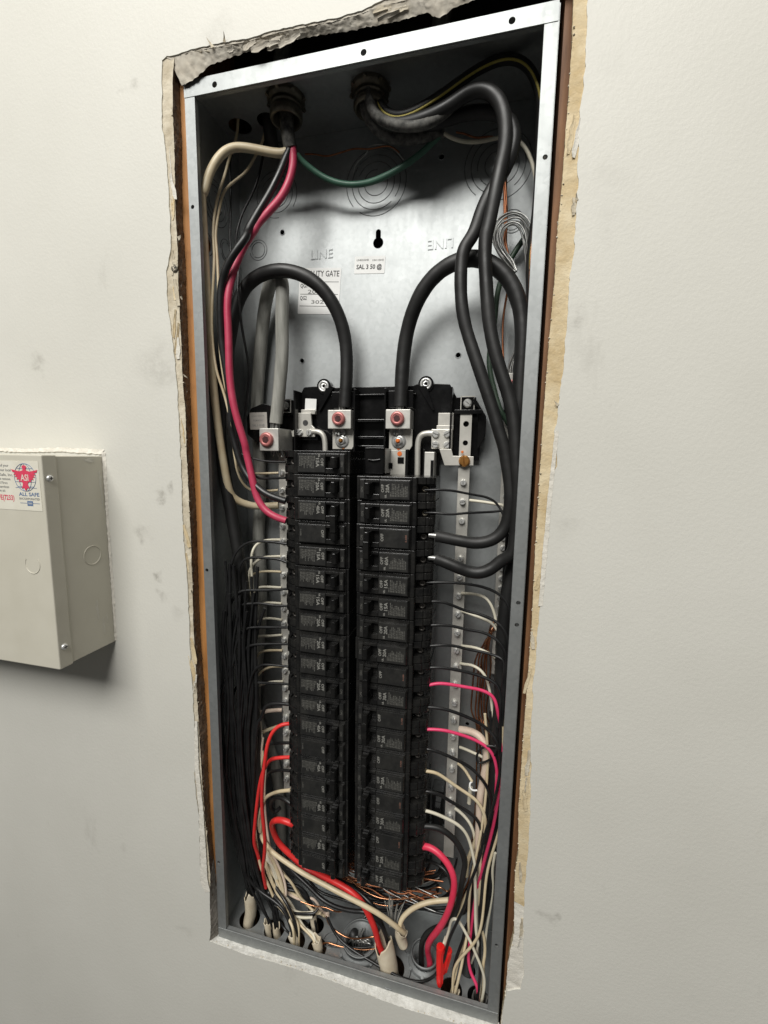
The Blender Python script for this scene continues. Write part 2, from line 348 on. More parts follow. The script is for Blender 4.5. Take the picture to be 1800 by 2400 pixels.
def screw(mb, c, d, r, h=None, slot=True, rot=0.0):
    """pan head screw with a slot"""
    h = h or r * 0.55
    c = Vector(c); d = Vector(d).normalized()
    a = Vector((0, 0, 1)) if abs(d.z) < .9 else Vector((1, 0, 0)); b = d.cross(a)
    a, b = a * math.cos(rot) + b * math.sin(rot), b * math.cos(rot) - a * math.sin(rot)
    if not slot:
        return mb.lathe(c, d, [(r, -1.5), (r, h * .45), (r * .8, h * .85), (r * .45, h), (r * .3, h * .45)], 14)
    mb.lathe(c, d, [(r, -1.5), (r, h * .35)], 14)
    for sgn in (1, -1):
        n = 8; top = []; bot = []
        for i in range(n + 1):
            t = math.pi * i / n
            e = a * (r * math.cos(t) * .98) + b * (sgn * (r * .13 + (r * .87) * math.sin(t)))
            bot.append(c + e + d * h * .35); top.append(c + e * .72 + b * (sgn * r * .05) + d * h)
        mb.add(bot + top, [list(range(n + 1)), list(range(n + 1, 2 * n + 2))] + [(i, i + 1, n + 2 + i, n + 1 + i) for i in range(n)] + [(n, 0, n + 1, 2 * n + 1)])
    return mb
def wire(name, label, mat, r, pts, group=None, cat=None, n=10, sub=6):
    mb = MB().tube(pts, r, n, sub)
    o = mb.build(name, mat)
    return tag(o, label, cat or ('cable' if 'cable' in name else 'wire'), group)
# ------------------------------------------------------------------ the setting: painted drywall with a rough cut-out, stud cavity behind
def resample(pts, step):
    out = []
    for i in range(len(pts) - 1):
        a = Vector((pts[i][0], pts[i][1])); b = Vector((pts[i + 1][0], pts[i + 1][1])); n = max(1, int((b - a).length / step))
        out += [a.lerp(b, k / n) for k in range(n)]
    out.append(Vector((pts[-1][0], pts[-1][1]))); return out
def rag(pts, step, amp, seed, fr=0.12):
    r = resample(pts, step); out = []
    for i, p in enumerate(r):
        q = Vector((p.x * fr, p.y * fr, seed))
        d = noise.noise_vector(q) * amp + noise.noise_vector(q * 3.7) * (amp * 0.55)
        k = 0.25 if i in (0, len(r) - 1) else 1
        out.append((p.x + d.x * k, p.y + d.y * k))
    return out
paint_left = [(-7.1,1.7),(-4.4,19.0),(-4.2,52.1),(-3.8,76.5),(-16.6,90.0),(-15.3,144.8),(-14.7,183.5),(-18.6,231.2),(-16.3,265.8),(-14.8,309.9),(-16.3,387.9),(-15.9,466.4),(-16.0,508.5),(-18.5,550.2),(-17.5,610.7),(-17.1,678.8),(-17.8,726.1),(-19.6,753.9),(-24.3,803.2),(-24.3,831.6),(-24.6,834.2),(-16.5,862.6),(-16.4,891.2),(-16.8,930.4),(-18.2,958.1),(-21.2,976.9),(-19.7,1001.1),(-17.0,1037.3)]
paint_top = [(-17.0,1037.3),(-11.7,1040.2),(-1.7,1039.6),(16.1,1040.9),(34.1,1040.6),(55.9,1040.3),(80.3,1039.0),(109.9,1040.2),(138.9,1039.6),(166.6,1038.7),(193.4,1039.5),(214.2,1043.7),(252.2,1043.1),(288.4,1042.8),(339.8,1041.0),(383.0,1039.6)]
paint_right = [(383.0,1039.6),(383.0,1009.6),(385.0,968.9),(384.2,948.6),(383.2,917.5),(384.9,884.3),(385.7,857.4),(385.8,823.0),(384.3,794.8),(384.6,759.0),(383.6,722.1),(382.0,692.0),(380.9,668.9),(383.7,637.3),(380.7,621.1),(378.9,572.1),(379.3,535.0),(377.3,498.0),(376.1,412.0),(377.4,362.2),(381.5,284.8),(382.0,247.0),(381.7,215.1),(381.1,187.8),(383.0,138.1),(386.3,87.0),(383.0,67.6),(369.8,61.2),(367.3,40.0),(366.7,15.9),(365.7,-1.8)]
paint_bottom = [(365.7,-1.8),(317.8,-2.6),(264.0,-4.8),(231.3,-3.8),(163.5,1.0),(117.3,1.7),(72.3,0.2),(44.1,-1.0),(-7.1,1.7)]
A_loop = rag(paint_top, 3, 1.0, 1.3)[:-1] + rag(paint_right, 3, 1.2, 2.1)[:-1] + rag(paint_bottom, 3, 0.9, 3.7)[:-1] + rag(paint_left, 3, 1.1, 4.9)[:-1]
XW0, XW1, ZW0, ZW1 = -1100, 1300, -1000, 1900
mb = MB(); v2, t2 = fill_holes([(XW0, ZW0), (XW1, ZW0), (XW1, ZW1), (XW0, ZW1)], [A_loop])
mb.add([(x, -11, z) for x, z in v2], t2)
n = len(A_loop); mb.add([(x, -11, z) for x, z in A_loop] + [(x, -9.6, z) for x, z in A_loop], [(i, (i + 1) % n, n + (i + 1) % n, n + i) for i in range(n)])
wall = mb.build('wall', 'wall_paint', org=(0, -11, 0)); wall['kind'] = 'structure'
# torn paper strips between the paint edge and the cut
cut_left = [(-8.3,-0.7),(-5.6,16.6),(-4.8,50.0),(-2.7,99.1),(-3.9,130.1),(-5.7,161.1),(-7.4,191.7),(-8.5,236.3),(-9.5,280.5),(-9.9,309.7),(-10.4,387.9),(-11.2,444.6),(-9.7,498.3),(-9.4,550.4),(-9.7,610.9),(-9.9,650.0),(-9.0,688.7),(-10.8,717.0),(-10.5,763.4),(-10.8,808.1),(-11.1,822.1),(-9.7,857.2),(-10.4,891.4),(-9.6,924.7),(-8.2,957.7),(-8.4,989.9),(-6.6,1021.5),(-3.0,1040.3)]
back_left = [(-1.9,1.6),(-0.3,26.0),(-1.9,64.9),(-4.4,115.6),(-6.3,159.2),(-7.2,197.8),(-7.1,244.4),(-6.3,303.5),(-8.0,360.6),(-10.1,421.6),(-10.5,462.8),(-8.9,569.6),(-9.8,644.3),(-10.4,689.7),(-10.0,753.5),(-9.7,811.6),(-8.9,837.6),(-9.7,873.8),(-10.1,896.5),(-8.8,930.5),(-7.5,964.2),(-7.3,996.9),(-6.5,1029.3),(-4.1,1045.0)]
cut_right = [(371.3,1040.2),(372.6,1013.1),(373.7,982.7),(373.3,920.0),(372.9,876.5),(371.7,841.8),(371.9,796.3),(370.5,745.3),(369.9,684.3),(369.8,637.0),(370.0,596.2),(370.2,554.3),(371.3,482.5),(370.2,359.7),(370.0,280.7),(372.6,233.4),(370.6,207.8),(371.7,170.7),(373.7,133.1),(369.3,98.6),(369.0,60.3),(366.3,24.7),(364.9,-4.6)]
cut_top = [(-8.2,1037.4),(-2.1,1038.7),(14.8,1039.4),(32.8,1039.2),(54.7,1038.5),(79.3,1037.3),(109.0,1038.6),(138.2,1038.0),(166.0,1037.1),(192.9,1038.0),(213.8,1040.5),(252.0,1040.7),(288.4,1040.5),(340.1,1039.8),(383.4,1038.7)]
back_top = [(-0.4,1016.4),(7.3,1017.0),(16.9,1020.1),(33.5,1028.6),(61.0,1031.7),(106.7,1035.1),(150.4,1033.1),(178.1,1031.0),(196.9,1030.9),(232.2,1030.2),(251.3,1031.7),(262.7,1025.5),(274.8,1030.3),(291.8,1032.7),(340.7,1035.8),(384.8,1032.6)]
def strip(name, a, b, ya, yb, mat, seed, cols=6, amp=0.7, N=260, bulge=0.0, parent=wall, fr=0.25):
    ra = resample_n(a, N); rb = resample_n(b, N); grid = []
    for i in range(N):
        row = []
        for j in range(cols + 1):
            t = j / cols; x = ra[i][0] * (1 - t) + rb[i][0] * t; z = ra[i][1] * (1 - t) + rb[i][1] * t; y = ya * (1 - t) + yb * t
            q = Vector((x * fr, y * fr * 2, z * fr + seed * 7)); d = noise.noise_vector(q) * amp + noise.noise_vector(q * 2.9) * amp * 0.5
            row.append((x + d.x, y + d.y - bulge * math.sin(math.pi * t) * (1 + d.z), z + d.z))
        grid.append(row)
    return MB().sheet(grid).build(name, mat, parent)
def resample_n(pts, N):
    P = [Vector((p[0], p[1])) for p in pts]; Ls = [0]
    for i in range(len(P) - 1): Ls.append(Ls[-1] + (P[i + 1] - P[i]).length)
    out = []; k = 0
    for i in range(N):
        t = Ls[-1] * i / (N - 1)
        while k < len(P) - 2 and Ls[k + 1] < t: k += 1
        u = (t - Ls[k]) / max(Ls[k + 1] - Ls[k], 1e-6); q = P[k].lerp(P[k + 1], u); out.append((q.x, q.y))
    return out
def shift(pts, dx, dz): return [(p[0] + dx, p[1] + dz) for p in pts]
o = strip('torn_paper', shift(paint_left, -5, 0), cut_left, -10.1, -9.6, 'torn_cream', 1, 8, 0.45, 420)
o['label'] = 'torn cream drywall paper along the left edge of the cut-out'
o = strip('caulk_bead', cut_left, back_left, -9.2, 1.0, 'brown_caulk', 2, 8, 1.0, 420, 1.2)
o['label'] = 'lumpy brown cut face along the left edge of the opening'
for k in (1, -1): pass
pr_up = [p for p in paint_right]
cr_n = resample_n(cut_right, 300); pr_n = shift(resample_n(paint_right, 300), 5, 0); KB = 248
strip('torn_paper', cr_n[KB:], pr_n[KB:], -9.4, -10.1, 'joint_compound', 3.5, 8, 0.5, 110)
o = strip('torn_paper', cr_n[:KB + 1], pr_n[:KB + 1], -9.4, -10.1, 'torn_paper', 3, 8, 0.4, 420)
o['label'] = 'tan torn drywall paper along the right edge of the cut-out'
strip('cut_face', cut_right, shift(cut_right, 1.6, 0), -9.2, 4, 'torn_paper', 4, 5, 0.7, 420)
o = strip('cut_face', cut_top, back_top, -9.9, -5, 'torn_top', 5, 8, 0.9, 300, 0.0)
o['label'] = 'ragged torn drywall edge above the panel'
strip('torn_paper', shift(paint_top, 0, 4), cut_top, -10.3, -9.9, 'torn_top', 6, 4, 0.4, 260)
bot_back = [(-2.3,-0.5),(28.7,-1.2),(78.8,-0.4),(150.2,0.6),(228.2,-0.2),(280.9,-0.6),(331.2,-1.6),(365.0,-1.6)]
o = strip('cut_face', list(reversed(paint_bottom)), bot_back, -11.0, 1.5, 'gypsum_core', 7, 8, 0.8, 300, 0.6)
o['label'] = 'white gypsum edge under the panel'
sl = [p for p in cut_left if p[1] < 130]; sb = [p for p in back_left if p[1] < 122]
strip('cut_face', shift(sl, 0.8, 0), shift(sb, .6, 0), -11.0, 0.6, 'grey_core', 8, 8, 0.6, 120, 0.3)
# pale compound smears beside the cut, shreds of paper
strip('compound_smear', [(-14.3,315.8),(-17.5,251.7),(-14.1,192.9),(-15.1,131.4),(-16.6,87.1),(-9.5,75.1)], [(-10.4,316.7),(-11.0,253.3),(-7.5,194.8),(-5.9,134.3),(-5.7,96.9),(-2.7,78.8)], -11.3, -11.5, 'joint_compound', 9, 6, 0.5, 120)
strip('compound_smear', [(380.2,668.9),(378.0,610.4),(376.7,557.7),(376.2,503.1)], [(383.8,668.9),(381.7,610.5),(380.9,558.0),(380.0,503.5)], -11.4, -11.4, 'joint_compound', 10, 5, 0.4, 120)
for (px, pz, ln, ang, wd) in [(42.1,-11,1037.7)[::2] + (9, 2.2, 3), (54.4,-11,1039.8)[::2] + (6, 1.2, 2.5), (-7.3,-11,728.1)[::2] + (10, -0.5, 2), (-6.8,-11,808.2)[::2] + (4, 0.6, 4),
                              (385.5,-11,861.1)[::2] + (5, 1.9, 3), (-12,-11,484.5)[::2] + (6, -1.2, 3), (-7.2,-11,868.1)[::2] + (7, 0.3, 4), (-8.7,-11,259.2)[::2] + (8, -1.4, 3), (381.6,-11,691.6)[::2] + (6, 2.4, 3)]:
    d = Vector((math.cos(ang), 0, math.sin(ang))); nn = Vector((-d.z, 0, d.x)); p = Vector((px, -11, pz))
    g2 = [[p + d * (ln * t) + nn * (wd * (1 - t) * sgn * .5) + Vector((0, -3.5 * t * t - .3 - .4 * (sgn + 1), 0)) for sgn in (-1, 0, 1)] for t in (0, .25, .5, .75, 1)]
    MB().sheet(g2).build('paper_shred', 'torn_cream', wall)
# flakes of torn paper and gypsum crumbs along the cut
def flake(p, ang, ln, wd, mat, seed, lift):
    rnd = random.Random(seed); d = Vector((math.cos(ang), 0, math.sin(ang))); nn = Vector((-d.z, 0, d.x)); c = Vector(p); rows = []
    for i in range(7):
        t = i / 6; w_ = wd * (.55 + .45 * math.sin(math.pi * min(1, .15 + t))) * (1 + rnd.uniform(-.25, .25)); o_ = rnd.uniform(-.15, .15) * wd
        rows.append([c + d * (ln * (t - .5)) + nn * (o_ + w_ * (q - .5)) + Vector((0, -.25 - lift * (q ** 2) - .2 * rnd.random(), 0)) for q in (0, .33, .66, 1)])
    mb = MB().sheet(rows, False); o = mb.build('paper_flake', mat, wall); so = o.modifiers.new('thickness', 'SOLIDIFY'); so.thickness = .0004; return o
rnd = random.Random(77)
for k in range(30):
    i = rnd.uniform(.16, .98) * (len(paint_left) - 2); j = int(i); f_ = i - j
    a_ = resample_n(paint_left, 200)[int(i / len(paint_left) * 199)]; b_ = resample_n(cut_left, 200)[int(i / len(paint_left) * 199)]
    if abs(a_[0] - b_[0]) < 2.5: continue
    q = rnd.uniform(.25, .85)
    flake((a_[0] * (1 - q) + b_[0] * q, -9.8, a_[1] * (1 - q) + b_[1] * q), 1.57 + rnd.uniform(-.25, .25), rnd.uniform(10, 34), rnd.uniform(2, 4.5), rnd.choice(('torn_cream', 'torn_cream', 'joint_compound', 'torn_paper')), 100 + k, rnd.choice((-.8, .5, 1.2)))
for k in range(16):
    q = rnd.uniform(.02, .62); p = resample_n(cut_top, 200)[int(q * 199)]
    flake((p[0], -9.0 + rnd.uniform(0, 3), p[1] - rnd.uniform(1, 9)), rnd.uniform(-.1, .35), rnd.uniform(9, 26), rnd.uniform(2.5, 6), rnd.choice(('torn_cream', 'torn_top', 'torn_top')), 200 + k, rnd.choice((.8, 1.6, 2.4)))
for k in range(14):
    q = rnd.uniform(.1, .9); p = resample_n(paint_right, 300)[int(q * 299)]
    flake((p[0] - rnd.uniform(1.5, 6), -9.9, p[1]), 1.57 + rnd.uniform(-.2, .2), rnd.uniform(9, 30), rnd.uniform(1.5, 4), rnd.choice(('torn_paper', 'joint_compound', 'torn_cream')), 300 + k, rnd.choice((.4, .9)))
cr = MB()
for src_, lo, hi, n_, dx in ((cut_right, .02, .95, 150, 0.6), (cut_left, .02, .98, 60, -0.4), (list(reversed(paint_bottom)), .02, .98, 50, 0)):
    rs = resample_n(src_, 600)
    for k in range(n_):
        p = rs[int(rnd.uniform(lo, hi) * 599)]; r_ = rnd.uniform(.35, 1.0); c = Vector((p[0] + dx + rnd.uniform(-.8, .8), -9.6 + rnd.uniform(-.3, 1.5), p[1]))
        cr.lathe(c, (rnd.uniform(-1, 1), -1, rnd.uniform(-1, 1)), [(r_ * .5, -r_), (r_, -.1), (r_ * .8, r_ * .6), (r_ * .2, r_)], 5)
o = cr.build('gypsum_crumbs', 'torn_cream', wall); o['kind'] = 'stuff'
# drywall screw left at the edge
sx, sz = (-13.9,-10,839.8)[::2]
t = thing('drywall_screw', 'dark drywall screw sunk in torn paper beside the upper left flange', 'screw', (sx, -10, sz))
MB().lathe((sx, -10, sz), (0, -1, 0), [(1.4, -12), (1.6, -2), (4.0, 0.2), (4.0, .7), (2.2, .7), (1.2, -.8)], 16).build('screw_head', 'hub_steel', t)
m2 = MB()
for a in (.4, 1.97): 
    dx, dz = math.cos(a) * 2.4, math.sin(a) * 2.4
    m2.prism([(sx - dx - dz * .2, sz - dz + dx * .2), (sx + dx - dz * .2, sz + dz + dx * .2), (sx + dx + dz * .2, sz + dz - dx * .2), (sx - dx + dz * .2, sz - dz - dx * .2)], -10.9, -10.5, 'y')
m2.build('drive_recess', 'ink_black', t)
# stud bay, closed by unseen blocks added to keep world light out
for nm, bx, mt in (('stud', (-42, -1.2, 1.5, 96, -160, 1210), 'stud_wood'), ('stud', (368.0, 404, 6.0, 96, -160, 1210), 'stud_shaded')):
    o = MB().box(*bx).build(nm, mt); o['kind'] = 'structure'
for nm, bx, mt in (('light_block_back', (-42, 404, 116, 122, -160, 1210), 'cavity_darkness'), ('light_block_top', (-1, 364, 6, 115, 1150, 1190), 'dark_wood'), ('light_block_bottom', (-1, 364, 6, 115, -150, -110), 'dark_wood'),
                   ('light_block_side', (-42, -36, 97, 115, -160, 1210), 'cavity_darkness'), ('light_block_side', (398, 404, 97, 115, -160, 1210), 'cavity_darkness')):
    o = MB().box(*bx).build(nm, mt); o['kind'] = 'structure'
for k, (x, r, nm) in enumerate(((70, 9, 'grey flexible conduit rising above the left end of the panel'), (150, 8, 'dark cable rising behind the gap above the panel'), (248, 9, 'dim cable running up behind the torn top edge'))):
    wire('riser_cable', nm, 'cable_grey' if k != 1 else 'cable_black', r, [(x, 60, 1030), (x + 6, 66, 1080), (x + 16, 70, 1148)], cat='cable')
# ------------------------------------------------------------------ steel enclosure
WB, HB, DB = 363, 1022, 95
enc = thing('panel_enclosure', 'open galvanised steel breaker panel box set into the wall', 'panel box', (181, 48, 0))
bh = [circ(60, 917.6, 2.7, 12), circ(85, 762.5, 2.7, 12), circ(282.5, 762.1, 2.7, 12), circ(112, 977.6, 2.7, 12), circ(256, 977, 2.9, 12), circ(62, 340, 2.5, 12), circ(312, 300, 2.5, 12)]
key = [(183.7 + 3.1, 899.5), (183.7 + 3.1, 906)] + [(183.7 + 3.1 * math.cos(a), 906 + 3.1 * math.sin(a)) for a in [math.pi * k / 8 for k in range(1, 8)]] + [(183.7 - 3.1, 906), (183.7 - 3.1, 899.5)] + \
      [(183.7 + 6.3 * math.cos(a), 894 + 6.3 * math.sin(a)) for a in [math.radians(120 + 300 * k / 16) for k in range(17)]]
plate(MB(), [(1.6, 1.6), (361.4, 1.6), (361.4, 1020.4), (1.6, 1020.4)], bh + [key], 95, 96.5, 'y').build('back_plate', 'galvanised_steel', enc)
for h in bh[:6]:
    cx = sum(p[0] for p in h) / 12; cz = sum(p[1] for p in h) / 12
    torus(MB(), (cx, 94.9, cz), (0, 1, 0), 3.2, .55, 14, 6).build('hole_rim', 'galvanised_steel', enc)
FH = [[24, 64, 13], [61, 64, 13.5], [95, 38, 16], [186, 46, 16]]
plate(MB(), [(0, 0), (363, 0), (363, 96.5), (0, 96.5)], [circ(*c, 24) for c in FH], 1020.6, 1022, 'z').build('top_side', 'galvanised_steel', enc)
BH = [[29, 28, 14], [69, 24, 14], [103, 17, 13], [134, 17, 12.5], [122, 42, 11], [188, 34, 22], [234, 20, 16], [273, 38, 15], [309, 16.5, 13], [340, 17, 12], [328, 42, 9]]
plate(MB(), [(0, 0), (363, 0), (363, 96.5), (0, 96.5)], [circ(*c, 24) for c in BH], 0, 1.4, 'z').build('bottom_side', 'galvanised_steel', enc)
plate(MB(), [(0, 1.5), (96.5, 1.5), (96.5, 1020.5), (0, 1020.5)], [circ(24, 879, 9.5, 18)], 0, 1.5, 'x').build('left_side', 'galvanised_steel', enc)
MB().box(361.5, 363, 0, 96.5, 1.5, 1020.5).build('right_side', 'galvanised_steel', enc)
# flanges with screw holes and a folded lip
plate(MB(), [(0, 1007), (362.6, 1007), (362.6, 1022.4), (0, 1022.4)], [circ(36, 1013.4, 2.9, 14), circ(193, 1013.9, 2.9, 14), circ(325, 1014.2, 2.9, 14)], -1.9, -0.4, 'y').build('flange', 'flange_steel', enc, 0.3)
plate(MB(), [(0.2, 14.6), (12, 14.6), (12, 1006.6), (0.2, 1006.6)], [circ(4.6, 903, 2.1, 12), circ(4.4, 506, 2.1, 12), circ(4.6, 113.3, 2.1, 12)], -1.5, 0, 'y').build('flange', 'flange_steel', enc, 0.3)
plate(MB(), [(351.6, 14.6), (363, 14.6), (363, 1006.6), (351.6, 1006.6)], [circ(358.6, 904, 2.2, 12), circ(358.4, 501, 2.2, 12), circ(358.2, 478, 2.2, 12), circ(357, 103, 2.2, 12)], -1.5, 0, 'y').build('flange', 'flange_steel', enc, 0.3)
MB().box(0.2, 363, -1.9, -0.2, -1.0, 14.2).build('flange', 'flange_steel', enc, 0.3)
MB().box(10.6, 12, 0.1, 4, 14, 1006).box(351.6, 353, 0.1, 4, 14, 1006).box(12.2, 351.4, 0.1, 4, 1007, 1008.4).box(12.2, 351.4, 0.0, 4, 12.8, 14.2).build('flange_lip', 'flange_steel', enc)
MB().box(363.1, 363.9, 1, 14, -1, 1022.2).build('side_skin', 'flange_steel', enc)
def knock(c, d, radii, gap=0.25, name='knockout', rr=0.5):
    mb = MB(); rnd = random.Random(int(c[0] * 7 + c[2]))
    for k, R in enumerate(radii):
        for s in range(2):
            a0 = rnd.random() * 1.0 + s * math.pi + k; torus(mb, c, d, R, rr, 22, 6, a0 + gap / (1 + R * .05), a0 + math.pi - .05)
    return mb.build(name, 'knockout_edge', enc)
knock((53, 95.0, 962), (0, 1, 0), (15, 21, 27))
knock((180, 95.0, 960), (0, 1, 0), (14, 22, 29, 36))
knock((318, 95.0, 961), (0, 1, 0), (14, 22, 29, 36))
knock((26.4, 95.0, 900), (0, 1, 0), (9, 12))
knock((336, 95.0, 902), (0, 1, 0), (9, 12))
knock((1.6, 44, 931), (1, 0, 0), (12, 18, 24)); knock((1.6, 64, 887), (1, 0, 0), (10, 13)); knock((1.6, 24, 879), (1, 0, 0), (12.5,))
knock((148, 30, 1.5), (0, 0, 1), (9,)); knock((234, 22, 1.5), (0, 0, 1), (24,), rr=.6)
MB().lathe((-3, 26, 878), (1, 0, 0), [(6, 0), (5, 2), (3, 3), (1.5, 3)], 14).build('rusty_bolt', 'rust', enc)
for txt, cx, cz, rt, up in (('LINE', 112, 887, (1, 0, 0), (0, 0, 1)), ('LINE', 258, 886.5, (-1, 0, 0), (0, 0, -1))):
    mb = MB(); vs, fs = text2d(txt, 15, 0.0)
    put_text(mb, txt, 15, (cx, 94.4, cz), rt, up, 0.25, width=29)
    put_text(mb, txt, 15, (cx, 94.1, cz), rt, up, -0.25, width=28.4)
    mb.build('embossed_line_lettering', 'galvanised_steel', enc)
    m3 = MB(); put_text(m3, txt, 15, (cx, 94.75, cz), rt, up, 0.3, width=29.2); m3.build('embossed_outline', 'dull_zinc', enc)
def hub(c, dirz, ro, ri, ln, mat, lab):
    t = thing('conduit_bushing', lab, 'bushing', c)
    MB().lathe(c, (0, 0, dirz), [(ri, -14), (ro, -14), (ro, 1.8), (ro * .97, 4.5), (ri * 1.16, 4.5), (ri * 1.16, 8), (ri * 1.22, 8.5), (ri * 1.22, 10), (ri * 1.16, 10.5), (ri * 1.16, 12.5), (ri * 1.24, 13), (ri * 1.24, ln - 2), (ri * 1.15, ln), (ri, ln), (ri * .98, -13)], 28).build('bushing_body', mat, t)
    m = MB()
    for k in range(8):
        a = k * math.pi / 4; e = Vector((math.cos(a), math.sin(a), 0)); p = Vector(c) + e * (ro - .5)
        m.cyl(p + Vector((0, 0, dirz * 1.9)), p + Vector((0, 0, dirz * 4.6)) + e * 1.5, 2.2, 2.0, 6)
    m.build('locknut_lug', mat, t); return t
hub((95, 38, 1020), -1, 20, 14, 22, 'hub_steel', 'dark conduit bushing in the panel ceiling above the red cable')
hub((186, 46, 1020), -1, 20, 14, 20, 'hub_steel', 'dark conduit bushing in the middle of the panel ceiling')
hub((188, 34, 1.6), 1, 27, 19, 12, 'dull_zinc', 'grey conduit bushing on the panel floor holding bare stranded wire')
hub((273, 38, 1.6), 1, 21, 14, 9, 'dull_zinc', 'grey conduit bushing on the panel floor where the thick red wire enters')
# ------------------------------------------------------------------ bus interior
itr = thing('bus_interior', 'glossy black plastic bus base carrying the breakers and main lugs', 'bus base', (183, 84, 130))
poly = [(100, 130), (266, 130), (266, 640), (312, 640), (312, 700), (303, 712), (283, 713), (275, 728), (259, 729), (236, 729), (232, 727), (134, 727), (130, 729), (104, 729), (91, 728), (83, 713), (60, 712), (56, 690), (56, 640), (100, 640)]
MB().prism(poly, 86, 93.5, 'y').build('base_plate', 'base_plastic', itr, 0.6)
MB().box(170, 196, 60, 86, 132, 640).box(104, 107, 56, 86, 132, 640).box(259, 262, 56, 86, 132, 640).build('breaker_rail', 'base_plastic', itr, 0.5)
mb = MB()
for x0, x1 in ((86, 88), (278, 280), (163.5, 165.5), (201, 203)): mb.box(x0, x1, 66, 86, 642, 722)
mb.box(133, 163, 74, 86, 700, 720).box(204, 234, 74, 86, 700, 720).box(130, 236, 80, 86, 715.5, 717.5).box(165.5, 201, 76, 86, 664, 667).box(165.5, 201, 72, 86, 684, 687).box(165.5, 201, 78, 86, 654, 656)
mb.build('barrier_rib', 'base_plastic', itr, 0.5)
for x0 in (136, 204): MB().prism([(x0 - 14 if x0 < 150 else x0 + 44, 726), (x0 - 4 if x0 < 150 else x0 + 34, 726), (x0 - 22 if x0 < 150 else x0 + 52, 698), (x0 - 24 if x0 < 150 else x0 + 54, 698)], 82, 86, 'y').build('brace_rib', 'base_plastic', itr)
for x in (118.8, 247):
    e = MB().cyl((x, 84, 728.5), (x, 93, 728.5), 9.2, n=24).build('mounting_ear', 'base_plastic', itr, 0.5)
    torus(MB(), (x, 83.5, 728.5), (0, 1, 0), 5.6, 1.5, 24, 8).build('ear_washer', 'zinc_screw', itr)
    MB().lathe((x, 83.8, 728.5), (0, -1, 0), [(4.3, -2), (4.3, 0.4), (2.2, .8), (1.9, -1.2)], 6).build('mounting_screw', 'zinc_screw', itr)
for x in (69, 296.5):
    MB().box(x - 9.5, x + 9.5, 79, 93, 694, 712).build('screw_pocket', 'base_plastic', itr, 0.5)
    screw(MB(), (x, 78.6, 705), (0, -1, 0), 4.9, 2.6, True, 0.9).build('mounting_screw', 'zinc_screw', itr)
    m = MB(); m.box(x - 7.4, x + 7.4, 77.6, 79, 696, 697).box(x - 7.4, x + 7.4, 77.6, 79, 712, 713).box(x - 7.9, x - 7, 77.6, 79, 696, 713).box(x + 7, x + 7.9, 77.6, 79, 696, 713)
    m.build('pocket_edge', 'plated_bar', itr)
MB().prism([(304, 712), (318, 690), (318, 668), (311, 654), (309, 654), (309, 700), (303, 704)], 76, 93, 'y').build('end_bracket', 'base_plastic', itr, 0.5)
MB().prism([(24, 690), (30, 700), (46, 706), (58, 703), (58, 655), (40, 655), (24, 668)], 62, 92, 'y').build('end_bracket', 'base_plastic', itr, 0.5)
MB().box(283, 313, 66, 72, 692, 696.5).build('end_clip', 'base_plastic', itr, 0.3)
# lower end of the base seen past the last breakers
MB().box(272, 287, 72, 93, 160, 215).box(276, 284, 62, 72, 172, 200).build('lower_bracket', 'base_plastic', itr, 0.6)
MB().box(80, 96, 66, 90, 150, 190).build('lower_bracket', 'base_plastic', itr, 0.6)
MB().box(262, 290, 88, 92, 118, 152).build('rear_steel_patch', 'galvanised_steel', itr, 0.4)  # plate added to stand for a bright reflection on the back plate
MB().box(172, 194, 90, 92.5, 100, 136).build('rear_steel_patch', 'galvanised_steel', itr, 0.4)
# bus tabs below the main lugs
for x, s in ((149, 0), (220.5, 1)):
    MB().prism([(x - 14, 675), (x + 14, 675), (x + 14, 656), (x + 11, 651), (x - 14, 651)], 71.5, 75, 'y').build('bus_tab', 'plated_bar', itr, 0.4)
    cx = 147.6 if s == 0 else 218.3
    MB().lathe((cx, 71.4, 661.3), (0, -1, 0), [(8.8, -1), (8.8, 1.0), (4.5, 1.2)], 24).build('washer', 'zinc_screw', itr)
    MB().lathe((cx, 70.2, 661.3), (0, -1, 0), [(5.3, -.5), (5.3, 3.0), (3.4, 3.8)], 6).build('hex_nut', 'zinc_screw', itr)
    MB().lathe((cx, 66.4, 661.3), (0, -1, 0), [(2.7, -1), (2.7, .8), (1.2, 1.9)], 12).build('stud_end', 'brass' if s == 0 else 'orange_paint', itr)
    MB().lathe((cx - (0 if s else -1.5), 71.4, 652.8), (0, -1, 0), [(2.2, -.4), (1.8, .5)], 10).build('paint_mark', 'orange_paint' if s else 'rust', itr)
MB().box(206.5, 227, 71.6, 74, 618, 651).build('bus_stab', 'plated_bar', itr, 0.4)
MB().lathe((219.7, 71.5, 646.4), (0, -1, 0), [(3.1, -.4), (2.7, .5)], 14).build('paint_mark', 'orange_paint', itr)
MB().box(217.6, 225, 70.4, 71.7, 635.4, 642.4).box(201.5, 211.5, 70.2, 71.7, 629, 635.5).build('stab_slot', 'base_plastic', itr)
MB().box(251.3, 262.5, 60, 84, 600, 649).build('bus_stab', 'lug_aluminium', itr, 0.6)
MB().box(250, 251.2, 60, 84, 600, 652).box(228, 231, 64, 86, 600, 652).build('barrier_rib', 'base_plastic', itr, 0.4)
